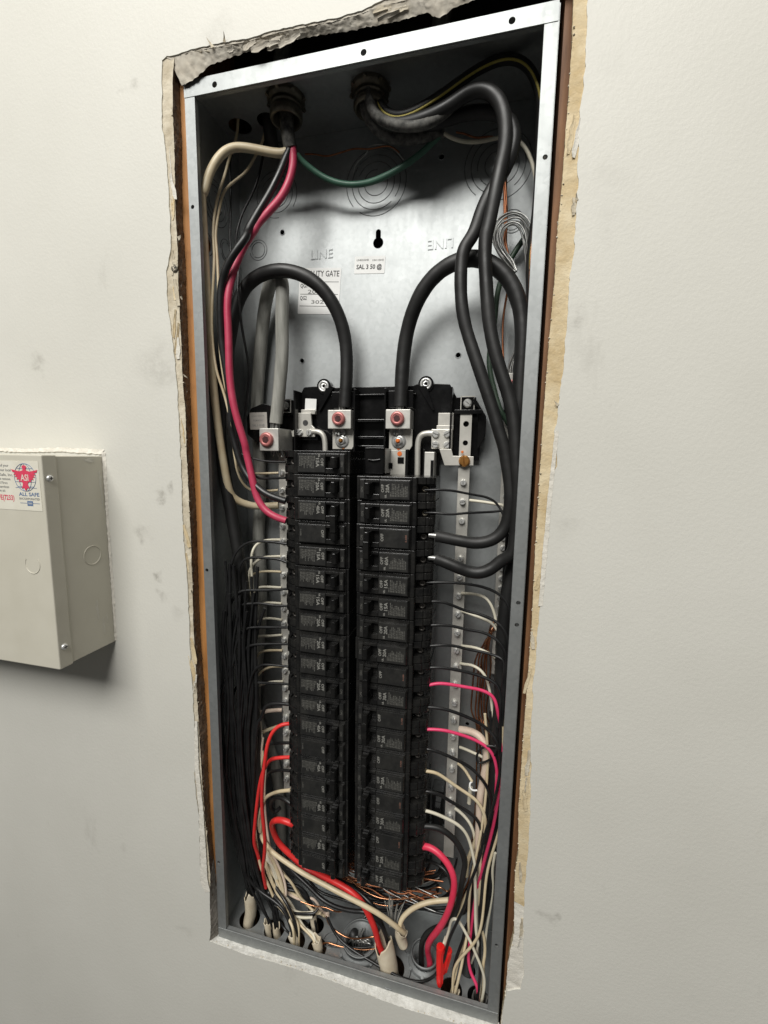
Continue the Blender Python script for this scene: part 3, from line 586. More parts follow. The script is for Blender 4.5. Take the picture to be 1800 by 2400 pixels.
# empty space filler: the moulded black block beside the first left breaker
t = thing('bus_cover_block', 'shiny black moulded block between the first left breaker and the bus stab', 'bus cover', (195, 50, 624))
MB().prism([(186, 40), (207.5, 40), (209, 43), (209, 84), (186, 84)], 623.5, 652.5, 'z').build('block_body', 'base_plastic', t, 0.8)
MB().tube([(190, 39.6, 639), (197, 38.6, 638.4), (204, 39.6, 639.6)], 1.2, 8).tube([(187, 39.8, 652), (198, 39.8, 652.4), (208, 40, 652)], 1.0, 6).build('block_ridge', 'base_plastic', t)
# ------------------------------------------------------------------ lugs
def set_screw(t, x, y, z, r=8.0):
    MB().lathe((x, y, z), (0, -1, 0), [(r * .96, -1), (r, .4), (r, 3.2), (r * .88, 4.4), (r * .62, 4.7), (r * .56, 4.2)], 26).build('set_screw', 'pink_screw', t)
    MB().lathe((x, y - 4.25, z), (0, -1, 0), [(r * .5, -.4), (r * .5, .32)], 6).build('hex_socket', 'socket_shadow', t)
for x0, lab in ((133.3, 'silver main lug with pink set screw under the left black cable loop'), (204.6, 'silver main lug with pink set screw under the right black cable loop')):
    t = thing('main_lug', lab, 'lug', (x0 + 14.5, 71, 675), 'main lugs at the top of the bus')
    MB().box(x0, x0 + 29, 60, 83, 675, 697).build('lug_block', 'lug_aluminium', t, 0.7)
    set_screw(t, x0 + 14.2, 60, 686.6)
    m = MB(); rnd = random.Random(x0)
    for k in range(16):
        a = rnd.random() * 6.28; rr = 4.8 * math.sqrt(rnd.random()); m.cyl((x0 + 14 + rr * math.cos(a), 71 + rr * math.sin(a), 696), (x0 + 14 + rr * math.cos(a + .3), 71 + rr * math.sin(a + .3), 710), 1.15, n=6)
        if k < 8: m.cyl((x0 + 7 + k * 1.7, 67 + rnd.random() * 3, 676), (x0 + 7 + k * 1.7 + rnd.random(), 67 + rnd.random() * 3, 667 + rnd.random() * 3), 1.1, n=6)
    m.build('cable_strands', 'strand_aluminium', t)
t = thing('neutral_lug', 'silver lug with pink set screw gripping the grey neutral cable at left', 'lug', (63, 60, 647))
MB().box(50.6, 75.8, 45, 84, 647.4, 674.5).build('lug_block', 'lug_aluminium', t, 0.8)
set_screw(t, 61, 45, 661, 8.6)
m = MB(); rnd = random.Random(3)
for k in range(18):
    a = rnd.random() * 6.28; rr = 5.2 * math.sqrt(rnd.random()); m.cyl((64 + rr * math.cos(a), 60 + rr * math.sin(a), 673), (64.5 + rr * math.cos(a + .3), 60 + rr * math.sin(a + .3), 686), 1.2, n=6)
    if k < 12: m.cyl((60 + k * 1.4, 52 + rnd.random() * 9, 648), (59 + k * 1.4 + rnd.random() * 3, 52 + rnd.random() * 9, 640 + rnd.random() * 3), 1.0, n=6)
m.build('cable_strands', 'strand_aluminium', t)
# ------------------------------------------------------------------ neutral straps with rods
t = thing('neutral_strap', 'pale plated bracket with two screws and a bent rod left of the lugs', 'bracket', (97, 78, 651))
MB().prism([(84.4, 693), (87, 695.5), (104.6, 695.5), (106, 680), (110, 676.5), (110, 665.8), (79.2, 665.8), (77.8, 672.6), (83, 675)], 75.5, 79, 'y').box(90, 109, 79, 86, 694, 700).build('strap', 'plated_bar', t, 0.6)
MB().lathe((97.6, 75.6, 683), (0, -1, 0), [(3.6, -.3), (3.6, .25)], 18).build('strap_hole', 'ink_black', t)
for x in (89.8, 103.1): screw(MB(), (x, 75.4, 671.2), (0, -1, 0), 4.5, 3.2, True, 0.5 + x).build('strap_screw', 'zinc_screw', t)
MB().tube([(100, 77, 672.5), (110, 76, 672.6), (117.5, 76, 671.4), (122.2, 76, 666), (123.6, 76, 658), (123.7, 77, 640), (123.7, 78, 615)], 3.4, 12).build('bent_rod', 'plated_bar', t)
MB().box(82, 112, 79.5, 84, 662, 666).build('insulator', 'base_plastic', t)
t = thing('neutral_strap', 'pale plated bracket with four screws and a bent rod right of the lugs', 'bracket', (272, 78, 634))
MB().prism([(263.8, 694), (281.6, 694), (281.6, 680), (263.8, 680)], 74.5, 78, 'y').prism([(262.4, 679.9), (281.8, 679.9), (281.8, 674.5), (262.4, 674.5)], 73.2, 78, 'y').build('strap', 'plated_bar', t, 0.5)
MB().prism([(256.8, 675.4), (281.2, 675.4), (281.2, 652.8), (257.3, 652.8)], 71, 80, 'y').build('terminal_block', 'plated_bar', t, 0.7)
MB().prism([(267.5, 652.6), (281.3, 652.6), (283.3, 645), (306.4, 644.6), (306.6, 634.4), (274, 633.9)], 64.2, 66.6, 'y').box(268.5, 281, 66.7, 74, 648, 652.6).build('cross_strap', 'plated_bar', t, 0.4)
for x, z in ((262, 669.7), (275.4, 670), (262.2, 657.6), (275.6, 657.2)): screw(MB(), (x, 70.9, z), (0, -1, 0), 4.4, 3.4, True, x).build('strap_screw', 'zinc_screw', t)
MB().tube([(262, 73.5, 670.6), (250, 73.5, 670.6), (243.8, 73.8, 668), (241.2, 74, 661), (241, 74, 650), (241.4, 75, 615)], 3.5, 12).build('bent_rod', 'plated_bar', t)
b = screw(MB(), (296.3, 64, 639.4), (0, -1, 0), 6.4, 4.2, True, 0.1).build('brass_screw', 'brass', t)
MB().lathe((293.6, 64.1, 649.5), (0, -1, 0), [(1.6, -.3), (1.2, .4)], 9).build('paint_mark', 'orange_paint', t)
# ------------------------------------------------------------------ neutral and ground bars
BR = [(296.1,68,614.9), (296,68,592.7), (295.7,68,570.2), (295.1,68,548.3), (295.5,68,525.6), (296.4,68,502.8), (296.3,68,480.1), (296.1,68,457.5), (295.6,68,434.2), (296.2,68,412.1), (295.9,68,391.3), (295.6,68,367.9), (295.1,68,344.2), (295.4,68,321.2),
      (295.1,68,299.3), (295.6,68,277.3), (295.2,68,255), (294.4,68,229.3), (294.7,68,210.3), (295.4,68,189.1)]
t = thing('neutral_bar', 'long pale terminal bar with screws along the right breaker column', 'terminal bar', (296, 72, 128), 'terminal bars beside the breakers')
plate(MB(), [(289.6, 128), (302.5, 128), (302.5, 694), (289.6, 694)], [circ(296.3, 681, 3.3, 14), circ(296.3, 659.8, 3.0, 14)], 68, 77, 'y').build('bar', 'plated_bar', t, 0.5)
for k, p in enumerate(BR): screw(MB(), (296.0, 67.8, p[2]), (0, -1, 0), 3.7, 5.0, True, k * 1.7).build('terminal_screw', 'zinc_screw', t)
BL = [(66.1,68,620.6), (66.4,68,597.6), (65.7,68,575.7), (62.9,68,551.6), (67,68,531.9), (67.2,68,509.3), (66.7,68,487), (67.6,68,463.5), (66.4,68,441.1), (67.7,68,420.3), (67.4,68,397.6), (67.3,68,374.6), (67.5,68,353.9), (66.2,68,328.6), (66.8,68,310.1), (65.9,68,285.2),
      (66.9,68,262.9), (65.7,68,239.1), (64.4,68,215.9), (64.4,68,192.8)]
t = thing('neutral_bar', 'pale terminal bar with screws half hidden by the left breaker column', 'terminal bar', (70, 72, 128), 'terminal bars beside the breakers')
MB().box(63.5, 76.5, 68, 77, 170, 646).build('bar', 'plated_bar', t, 0.5)
for k, p in enumerate(BL): screw(MB(), (68.5, 67.8, p[2]), (0, -1, 0), 3.7, 4.4, True, k * 2.3).build('terminal_screw', 'zinc_screw', t)
t = thing('ground_bar', 'narrow ground terminal bar behind the black cables at the right side', 'terminal bar', (344, 85, 380))
MB().box(338, 350, 82, 92, 380, 700).build('bar', 'plated_bar', t, 0.5)
for k in range(22): screw(MB(), (344, 81.8, 392 + k * 12.2), (0, -1, 0), 3.4, 4.0, True, k).build('terminal_screw', 'zinc_screw', t)
t = thing('ground_lug', 'small silver ground lug with pink set screw by the right flange', 'lug', (344.6,70,709.9))
lx, ly, lz = (344,70,721.7)
MB().box(lx - 8, lx + 8, 70, 88, lz - 17, lz + 14).build('lug_block', 'lug_aluminium', t, 0.6)
set_screw(t, lx, 70, lz, 6.6)
MB().box(lx - 7, lx + 7, 74, 92, lz - 32, lz - 17.2).build('lug_foot', 'base_plastic', t, 0.6)
# ------------------------------------------------------------------ breakers
PITCH = 26.0
XL, XR = 94.5, 269.8
def bx(mb, sd, u0, u1, y0, y1, z0, z1):
    a, b = (u0, u1) if sd > 0 else (-u1, -u0); return mb.box(a, b, y0, y1, z0, z1)
MC = {}
def cached(key, fn, mat):
    if key not in MC:
        me = fn().mesh(key[0]); me.materials.append(MATS[mat]); MC[key] = me
    return MC[key]
def body_mb(sd, n):
    mb = MB()
    for k in range(n):
        z1 = -k * PITCH - .35; z0 = -(k + 1) * PITCH + .35
        pr = lambda pts, a, b: mb.prism([(u * sd, y) for u, y in pts], a, b, 'z')
        pr([(0, 66), (0, 28), (17.8, 28), (17.8, 12), (83.5, 12), (83.5, 66)], z0, z1)
        for a, b in ((z0, z0 + 8.6), (z1 - 7.4, z1)):
            pr([(0, 27.95), (0, 25), (1.5, 22), (7, 18.6), (9, 18.2), (9.6, 16.6), (16, 14.6), (17.7, 14.2), (17.7, 27.95)], a, b)
        for a, b in ((z0 + 8.7, z0 + 10.6), (z1 - 9.4, z1 - 7.5)):                # throat of the wire slot
            pr([(0, 27.9), (0, 25.4), (5, 21.5), (5, 27.9)], a, b)
        for uu in (2.2, 5.0):
            for a, b in ((z0 + .8, z0 + 7.6), (z1 - 6.6, z1 - .8)): pr([(uu, 25), (uu, 20.2 - uu * .2), (uu + .9, 19.7 - uu * .2), (uu + .9, 25)], a, b)
        pr([(17.9, 11.95), (17.9, 9.6), (18.8, 8.8), (22.4, 8.8), (22.4, 11.95)], z0, z1)
        pr([(22.6, 11.95), (22.6, 8.4), (57.2, 8.4), (57.2, 11.95)], z0, z1)              # lower ledge, then the raised plateau
        pr([(73.2, 11.95), (73.2, 8.4), (80.6, 8.4), (80.6, 11.95)], z0, z1)
        pr([(22.9, 8.35), (24.4, 5.6), (57.2, 5.6), (57.2, 8.35)], z0 + 1.0, z1 - 3.0)
        pr([(73.2, 8.35), (73.2, 5.6), (78.8, 5.6), (80.2, 8.35)], z0 + 1.0, z1 - 3.0)
        pr([(80.7, 11.95), (80.7, 9.8), (83.5, 9.8), (83.5, 11.95)], z0, z1)
        for a, b in ((z0, z0 + 6.6), (z1 - 6.2, z1)): bx(mb, sd, 57.3, 73.1, 8.4, 11.95, a, b)
        for a, b in ((z0 + 1.0, z0 + 6.6), (z1 - 6.2, z1 - 3.0)): bx(mb, sd, 57.3, 73.1, 5.6, 8.35, a, b)
    return mb
def plate_mb(sd, n):
    mb = MB()
    for k in range(n):
        z1 = -k * PITCH - 4.4; z0 = -(k + 1) * PITCH + 2.4
        bx(mb, sd, 25, 56.6, 4.9, 5.55, z0, z1); bx(mb, sd, 74, 78.4, 4.9, 5.55, z0, z1)
    return mb
def screw_mb(sd):
    mb = MB(); mb.lathe((sd * 11.5, 24.5, 0), (0, -1, 0), [(3.9, -4), (3.9, .4), (3.2, 1.4), (1.9, 1.4), (1.6, -.3)], 14); return mb
def handle_mb(sd, n, tilt=0):
    mb = MB()
    z1 = -6.8 + .0; z0 = -PITCH * n + 7.2
    poly = [(64, 12), (64.8, 2), (66.2, -3.2), (67.4, -4.0), (70.6, -4.0), (72, -2.6), (72.8, 12)]
    if n == 1: mb.prism([(u * sd, y) for u, y in poly], z0, z1, 'z')
    else:
        for k in range(n): mb.prism([(u * sd, y) for u, y in poly], -(k + 1) * PITCH + 7.2, -k * PITCH - 6.8, 'z')
        mb.prism([(u * sd, y) for u, y in [(65.6, 1), (66.0, -5.4), (72.2, -5.4), (72.6, 1)]], -PITCH - 9.6, -PITCH + 9.2, 'z')
    return mb
def label_txt(sd, rating, full):
    R, U = ((0, 0, -1), (1, 0, 0)) if sd > 0 else ((0, 0, 1), (-1, 0, 0))
    mb = MB(); zc = -PITCH / 2 - .2
    put_text(mb, 'OFF', 4.4, (sd * 53.4, 4.75, zc + (0.6 if full else 0)), R, U, 0.10, width=8.4)
    if full:
        put_text(mb, rating, 5.3, (sd * 48.2, 4.75, zc + (.6)), R, U, 0.12, width=9.4)
        put_text(mb, 'UL', 2.6, (sd * 50.2, 4.75, zc + (7.6 if sd > 0 else -7.6)), R, U, 0.12, width=3.6)
    return mb
def on_txt(sd):
    R, U = ((0, 0, -1), (1, 0, 0)) if sd > 0 else ((0, 0, 1), (-1, 0, 0))
    mb = MB(); put_text(mb, 'ON', 3.6, (sd * 76.2, 4.75, -PITCH / 2 - 1.5), R, U, 0.04, width=5.6)
    return mb
def fine_mb(sd, sd2):
    rnd = random.Random(sd2); mb = MB(); mb.keep = True
    zb = -PITCH + 5.0 if sd < 0 else -6.0
    for k in range(11):
        u = 27.0 + k * 1.75; ln = rnd.uniform(8.5, 14.2) if k < 10 else 5
        z = 0
        while z < ln:
            wl = min(rnd.uniform(1.0, 3.6), ln - z)
            za, zc = (zb + z, zb + z + wl) if sd < 0 else (zb - z, zb - z - wl)
            lo, hi = min(za, zc), max(za, zc); a, b = (u, u + 1.0) if sd > 0 else (-u - 1.0, -u)
            mb.add([(a, 4.78, lo), (b, 4.78, lo), (b, 4.78, hi), (a, 4.78, hi)], [(0, 1, 2, 3)]); z += wl + .55
    return mb
def stamp_mb(sd):
    R, U = ((0, 0, -1), (1, 0, 0)) if sd > 0 else ((0, 0, 1), (-1, 0, 0))
    mb = MB(); put_text(mb, 'E-ABB', 2.4, (sd * 27.5, 4.76, -PITCH / 2), R, U, 0.05, width=7.5); return mb
ORD = ['first', 'second', 'third', 'fourth', 'fifth', 'sixth', 'seventh', 'eighth', 'ninth', 'tenth', 'eleventh', 'twelfth', 'thirteenth', 'fourteenth', 'fifteenth', 'sixteenth']
def breaker(sd, slot, n, rating, ix, cname, lastword=None):
    z = (648.4 if sd > 0 else 622.4) - slot * PITCH
    x = XL if sd > 0 else XR
    lab = '%s black %s breaker, %s from the top of the %s column' % (rating + ' ' if rating else '', 'double-pole' if n == 2 else 'single-pole', ORD[ix], cname)
    jr = random.Random(slot * 13 + sd)
    root = thing('circuit_breaker', lab.strip(), 'breaker', (x + jr.uniform(-.5, .5), jr.uniform(-.7, .7), z + jr.uniform(-.12, .12)), 'breakers in two columns')
    root.rotation_euler = (0, jr.uniform(-.003, .003), jr.uniform(-.012, .012))
    def part(nm, me, parent=root, loc=(0, 0, 0), bev=0):
        o = bpy.data.objects.new(nm, me); col.objects.link(o); o.parent = parent; o.location = loc
        if bev:
            b = o.modifiers.new('bevel', 'BEVEL'); b.width = bev * S; b.segments = 2; b.limit_method = 'ANGLE'; b.angle_limit = 0.5
        return o
    part('case', cached(('case', sd, n), lambda: body_mb(sd, n), 'breaker_plastic'), bev=0.42)
    lp = part('label_plate', cached(('label_plate', sd, n), lambda: plate_mb(sd, n), 'breaker_label'), bev=0.15)
    part('handle', cached(('handle', sd, n), lambda: handle_mb(sd, n), 'handle_plastic'), loc=(0, 0, 0), bev=0.6)
    for k in range(n):
        full = (n == 1) or (k == (0 if sd > 0 else 1))
        dz = (0, 0, -k * PITCH * S)
        part('terminal_screw', cached(('terminal_screw', sd, slot < 2), lambda: screw_mb(sd), 'hub_steel' if slot < 2 and sd < 0 else 'shaded_screw'), loc=(0, 0, -(k * PITCH + PITCH / 2) * S))
        part('rating_print', cached(('rating_print', sd, rating, full), lambda: label_txt(sd, rating, full), 'print_grey'), lp, dz)
        part('on_print', cached(('on_print', sd), lambda: on_txt(sd), 'print_dim'), lp, dz)
        if full: part('fine_print', cached(('fine_print', sd, (slot * 5 + k) % 4), lambda: fine_mb(sd, (slot * 5 + k) % 4 + 11), 'print_dim'), lp, dz)
        else: part('maker_stamp', cached(('maker_stamp', sd), lambda: stamp_mb(sd), 'print_dim' if sd > 0 else 'print_red'), lp, dz)
    return root
ix = 0; slot = 0
for n_, rt in ((1, '15A'), (1, '20A'), (2, '40A'), (1, '15A'), (1, '15A'), (1, '15A'), (1, '20A'), (1, '20A'), (1, '20A'), (1, '20A'), (1, '20A'), (2, '40A'), (2, '40A'), (2, '40A'), (2, '40A')):
    breaker(1, slot, n_, rt, ix, 'left'); slot += n_; ix += 1
ix = 0; slot = 0
for n_, rt in ((1, '20A'), (1, '20A'), (2, '60A'), (1, '15A'), (1, '15A'), (1, '20A'), (1, '20A'), (2, '30A'), (2, '30A'), (2, '30A'), (2, '30A'), (2, '30A'), (1, '30A')):
    breaker(-1, slot, n_, rt, ix, 'right'); slot += n_; ix += 1
# ------------------------------------------------------------------ stickers
def sticker(name, label, x0, x1, z0, z1, y, mat, rot=0.0, r=1.2):
    cx, cz = (x0 + x1) / 2, (z0 + z1) / 2; pts = []
    for (sx2, sz2, a0) in ((1, 1, 0), (-1, 1, 90), (-1, -1, 180), (1, -1, 270)):
        for k in range(4):
            a = math.radians(a0 + 30 * k); pts.append((sx2 * ((x1 - x0) / 2 - r) + r * math.cos(a), sz2 * ((z1 - z0) / 2 - r) + r * math.sin(a)))
    c, s = math.cos(rot), math.sin(rot); pts = [(cx + px * c - pz * s, cz + px * s + pz * c) for px, pz in pts]
    o = MB().prism(pts, y, y + .25, 'y').build(name, mat); tag(o, label, 'sticker'); return o, (c, 0, s), (-s, 0, c), (cx, cz)
def on(ctr, R, U, dx, dz, y): return (ctr[0] + R[0] * dx + U[0] * dz, y, ctr[1] + R[2] * dx + U[2] * dz)
st, R, U, c = sticker('inspection_sticker', 'white inspection sticker printed QUALITY GATE behind the left cable loop', 81.5, 136, 818, 872, 94.6, 'sticker_white', -0.075)
for s, sz, dx, dz, wd, mt in (('QUALITY GATE', 9.5, 0, 20, 50, 'ink_black'), ('QG1', 6.5, -20.5, 6, 9, 'ink_black'), ('QG2', 6.5, -20.5, -8.5, 9, 'ink_black'), ('20171', 6.5, -1, -1, 26, 'ink_soft'), ('302 7', 6, 3, -13, 26, 'ink_soft')):
    m = MB(); put_text(m, s, sz, on(c, R, U, dx, dz, 94.5), R, U, 0.12, width=wd); m.build('print', mt, st)
m = MB(); m.keep = True
for dz in (10.5, -4, -18):
    a, b = on(c, R, U, -25, dz, 94.5), on(c, R, U, 25, dz, 94.5); m.add([a, b, (b[0], b[1], b[2] + .6), (a[0], a[1], a[2] + .6)], [(0, 1, 2, 3)])
m.build('print_rule', 'ink_black', st)
st, R, U, c = sticker('rating_sticker', 'small white sticker printed SAL 3 50 below the keyhole slot', 154.5, 192.5, 860.5, 880, 94.6, 'sticker_white', -0.06)
m = MB(); put_text(m, 'SAL 3 50 @', 7.2, on(c, R, U, -.5, -2.4, 94.5), R, U, 0.2, width=32); m.build('print', 'ink_black', st)
m = MB(); put_text(m, 'LINE/LIGNE', 2.9, on(c, R, U, -9, 5.4, 94.5), R, U, 0.08, width=15); put_text(m, '2HG11451', 2.9, on(c, R, U, 10, 5.2, 94.5), (-R[0], 0, -R[2]), (-U[0], 0, -U[2]), 0.08, width=14); m.build('fine_print', 'ink_soft', st)
st, R, U, c = sticker('blank_label', 'small plain white square label on the black base above the left strap', 95, 110, 697.8, 713.2, 80.6, 'sticker_white', -0.06, .5)
st, R, U, c = sticker('torn_part_label', 'torn grey label with three printed lines behind the neutral lug', 28.3, 52.3, 674, 695, 61.4, 'sticker_grey', 0.02, .8)
for s, dz, wd, sz in (('LOAD CENTER', 6, 17, 2.4), ('PLM4020C', 0.5, 14, 3.2), ('SAL 3 50 @', -5.5, 17, 3.6)):
    m = MB(); put_text(m, s, sz, on(c, R, U, 0, dz, 61.3), R, U, 0.05, width=wd); m.build('print', 'ink_soft', st)
# ------------------------------------------------------------------ alarm box on the wall
ab = thing('alarm_box', 'beige metal alarm control box mounted on the wall at left', 'alarm box', (-240, -11, 405.4))
AX = -123.7
MB().box(-360, AX - 1.2, -69.5, -11.2, 406, 638).build('box_body', 'alarm_paint', ab, 0.8)
cv = MB().box(-361.5, AX, -85, -69, 404.6, 639.3).build('box_cover', 'alarm_paint', ab, 1.4, seg=3)
for z in (614.9, 428.9): 
    MB().lathe((AX, -78.3, z), (1, 0, 0), [(3.6, -1), (3.6, .8), (2.9, 2.2), (1.2, 2.6)], 16).build('cover_screw', 'zinc_screw', ab)
    MB().box(AX + 2.1, AX + 2.75, -78.8, -77.8, z - 2, z + 2).box(AX + 2.1, AX + 2.7, -80.3, -76.3, z - .5, z + .5).build('screw_recess', 'ink_black', ab)
torus(MB(), (AX - 1.2, -34.5, 522.4), (1, 0, 0), 11.0, .6, 36, 6).build('knockout', 'alarm_paint', ab)
torus(MB(), (-148.5, -85, 521.9), (0, 1, 0), 10.0, .55, 30, 6, 0.9, 5.3).build('knockout', 'alarm_paint', ab)
rnd = random.Random(5)
for (y0, z0, ln, wd) in ((-33, 455, 26, 4), (-26, 432, 24, 2.5), (-30, 633, 5, 16), (-17, 610, 22, 5), (-16, 590, 30, 2.5), (-21, 440, 12, 2)):
    N2 = 26; gd = []
    for i in range(N2):
        t = i / (N2 - 1) * 2 - 1
        w_ = wd * math.sqrt(max(0, 1 - t * t)) * (.7 + .6 * noise.noise(Vector((y0, t * 3, z0)))); off = noise.noise(Vector((t * 2.2, z0, 4))) * wd * .5
        gd.append([(AX - 1.05, y0 + off - w_ / 2, z0 + t * ln / 2), (AX - 0.85, y0 + off, z0 + t * ln / 2), (AX - 1.05, y0 + off + w_ / 2, z0 + t * ln / 2)])
    MB().sheet(gd).build('paint_smear', 'paint_smear', ab)
# ragged paint and filler line where box meets wall
strip('caulk_line', [(AX - 1.5, 640.2), (AX - 60, 642.5), (AX - 120, 641), (AX - 230, 643)], [(AX + 2.5, 646), (AX - 60, 648), (AX - 120, 645.5), (AX - 230, 648)], -12.4, -11.2, 'joint_compound', 21, 4, 0.8, 160)
strip('caulk_line', [(AX - .9, 642), (AX - .9, 618), (AX - .9, 560), (AX - .9, 470), (AX - .9, 408)], [(AX + 3.5, 644), (AX + 3.0, 612), (AX + 1.4, 560), (AX + 1.8, 470), (AX + .8, 406)], -12.6, -11.15, 'joint_compound', 22, 4, 0.6, 160)
stk = tag(MB().prism([(-222, 580.8), (-127.8, 580.5), (-128.3, 632.5), (-222, 632.5)], -85.3, -85.02, 'y').build('alarm_sticker', 'sticker_cream'), 'cream company sticker with red eagle and globe on the beige box', 'sticker')
YS = -85.42; gx, gz = -147.2, 615.5
m = MB()
for ex in (14.6, 8.5, 0.01): 
    m.tube([(gx + ex * math.cos(a), YS, gz + 14.6 * math.sin(a)) for a in [6.28319 * k / 24 for k in range(25)]], 0.28, 5, 2)
for dz in (-9.5, -4.5, 4.5, 9.5):
    hw = math.sqrt(14.6 ** 2 - dz ** 2); m.tube([(gx - hw, YS, gz + dz), (gx, YS, gz + dz - .5), (gx + hw, YS, gz + dz)], .25, 5, 3)
m.tube([(gx - 14, YS, gz - 10.8), (gx + 14.5, YS, gz - 10.8)], .25, 5, 3)
m.build('globe_emblem', 'ink_blue', stk)
half = [(0, 12.8), (2.2, 12.2), (3.2, 10.6), (1.8, 9.2), (2.4, 7.2), (7, 6.2), (17.6, 8.2), (16, 5.4), (12.4, 5.0), (15.2, 2.8), (11.4, 2.6), (13.6, .2), (10, .2), (11.4, -2.4), (7.6, -2.0), (8.4, -4.6), (5.2, -4.4), (3.2, -6.2), (3.4, -8), (5.2, -11.6), (2.4, -11), (0, -14)]
pg = [(gx + a, gz + b) for a, b in half] + [(gx - a, gz + b) for a, b in reversed(half[1:-1])]
m = MB(); m.prism([p for p in pg], YS - .35, YS - .2, 'y'); m.build('eagle_emblem', 'ink_red', stk)
m = MB(); put_text(m, 'ASI', 9.5, (gx, YS - .45, gz - .6), *FR, 0.15, width=10.5); m.build('emblem_lettering', 'sticker_cream', stk)
m = MB(); put_text(m, 'ALL SAFE', 5.4, (-143.8, YS, 597.6), *FR, 0.12, width=27.5); m.build('print', 'ink_blue', stk)
m = MB(); put_text(m, 'INCORPORATED', 3.2, (-143.8, YS, 592.9), *FR, 0.06, width=27.5); m.build('print', 'ink_soft', stk)
m = MB(); m.keep = True; m.add([(-157, YS, 588.1), (-130.5, YS, 588.1), (-130.5, YS, 588.6), (-157, YS, 588.6)], [(0, 1, 2, 3)]); m.add([(-147.2, YS - .05, 585.6), (-139.6, YS - .05, 585.6), (-139.6, YS - .05, 590.8), (-147.2, YS - .05, 590.8)], [(0, 1, 2, 3)]); m.build('badge', 'ink_blue', stk)
m = MB(); put_text(m, 'CSAA', 2.6, (-143.4, YS - .12, 588.2), *FR, 0.04, width=5.8); m.build('badge_lettering', 'sticker_cream', stk)
m = MB(); put_text(m, '1-800-ALL-SAFE(7233)', 7.6, (-193, YS, 593.2), *FR, 0.15, width=56); m.build('print', 'ink_red', stk)
for s, z, xr, wd in (('For the protection of your', 627.4, -168.5, 44), ('premises call your local', 622.6, -165.8, 40), ('office of All Safe, Inc.', 617.6, -163.4, 44), ('Do not remove', 613.2, -167.6, 24), ('Burglar and Fires', 609, -172, 30), ('Monitoring services', 604.8, -170.4, 34), ('Call us toll free at:', 600.8, -176, 32)):
    m = MB(); put_text(m, s, 4.0, (xr - wd / 2, YS, z), *FR, 0.05, width=wd); m.build('print', 'ink_soft', stk)
# ------------------------------------------------------------------ heavy cables
def big(name, label, mat, r, pts, **k): return wire(name, label, mat, r, pts, n=18, sub=8, **k)
big('feeder_cable', 'thick black feeder cable looping up into the left main lug', 'cable_black', 7.6, [(40,40,60),(38,38,250),(36,36,450),(1.7,34,653.2),(4.5,36,710.7),(11.1,40,752.5),(15.3,44,780.9),(20.5,48,814),(33.4,48,837),(53.3,46,848.8),(76.1,44,851.6),(95.3,44,849.6),(113.4,46,843),(128.8,50,832.2),(140.5,55,817.4),(148.3,62,799.8),(152.6,68,777.5),(153.4,71,754),(152.8,71,729.5),(151.1,71,705.5),(150.8,71,701.4)])
big('feeder_cable', 'thick black feeder cable arching right from the right main lug', 'cable_black', 8.1, [(219.8,71,701.5),(220,71,705.5),(220.4,71,728),(221.4,71,751.7),(224.8,68,777.4),(231.9,62,799.7),(243.5,55,820.3),(259,50,835.6),(276.9,46,843.7),(295,44,846.3),(309.3,44,842.9),(323.6,44,833.9),(335.3,44,821.6),(343,44,806.9),(348.3,44,790.3),(351.2,44,769.6),(351.4,44,748.8),(351.2,44,720.6),(351.4,44,692),(351.3,44,654.3),(357,44,591.4),(356.6,44,539.7),(348.7,44,484.6),(348.5,46,415.8),(349.5,46,345.2),(347.6,46,317.2),(347.9,46,257.8),(346.1,44,197.9),(344.7,42,169.8),(342.1,40,123.5),(334,38,74.6),(326,40,60),(327,41,5),(328,42,-40)])
big('neutral_cable', 'dusty grey neutral cable bending down into the left lug', 'cable_grey', 7.8, [(48,84,20),(46,86,200),(10.4,84,262.9),(17.2,82,336.2),(24.2,80,389.7),(28.1,80,440.3),(28.4,80,489.5),(24.1,82,536.9),(28.6,82,572.4),(28.8,82,640.8),(26.7,82,680.3),(27.6,82,716.4),(31.2,82,751.7),(36.5,80,785.7),(43.1,76,818.1),(53.7,70,845.1),(63.6,66,855.7),(72.1,62,853.5),(76.6,60,843),(76.3,60,827.2),(75.1,60,795.2),(75.2,60,762.6),(72.2,60,737.9),(69.5,60,712.8),(66,60,689.1),(65.1,60,681.4)])
big('branch_cable', 'black cable from the bushing sweeping down to the upper pole of the 60A breaker', 'cable_black', 6.3, [(180.9,46,1019.6),(184.1,46,1003.3),(194,50,985.9),(211.5,54,978.7),(237,54,980.3),(260.6,52,983.3),(283.4,50,985),(301.6,46,981.3),(316.7,42,973.7),(328.3,38,963.1),(332.8,34,947.6),(330.9,32,932),(324.6,30,915.6),(312.9,28,898.5),(304.4,26,879.5),(298.7,24,858.9),(289.4,22,846.1),(287.8,22,826.8),(288.4,22,807),(290.9,22,786.8),(296.5,22,766.4),(304.3,22,745.7),(312.1,22,724.9),(320,22,704),(326.7,22,685.8),(332.8,22,667.6),(337.7,22,653.7),(341.6,22,635.3),(344.8,22,619.8),(346.2,22,604),(346.1,24,590),(344.3,26,576.7),(338.7,26,564.4),(328.6,26,556.6),(313.9,26,553.1),(297.7,24,555),(281.2,24,557.4),(271.7,24,558.8)])
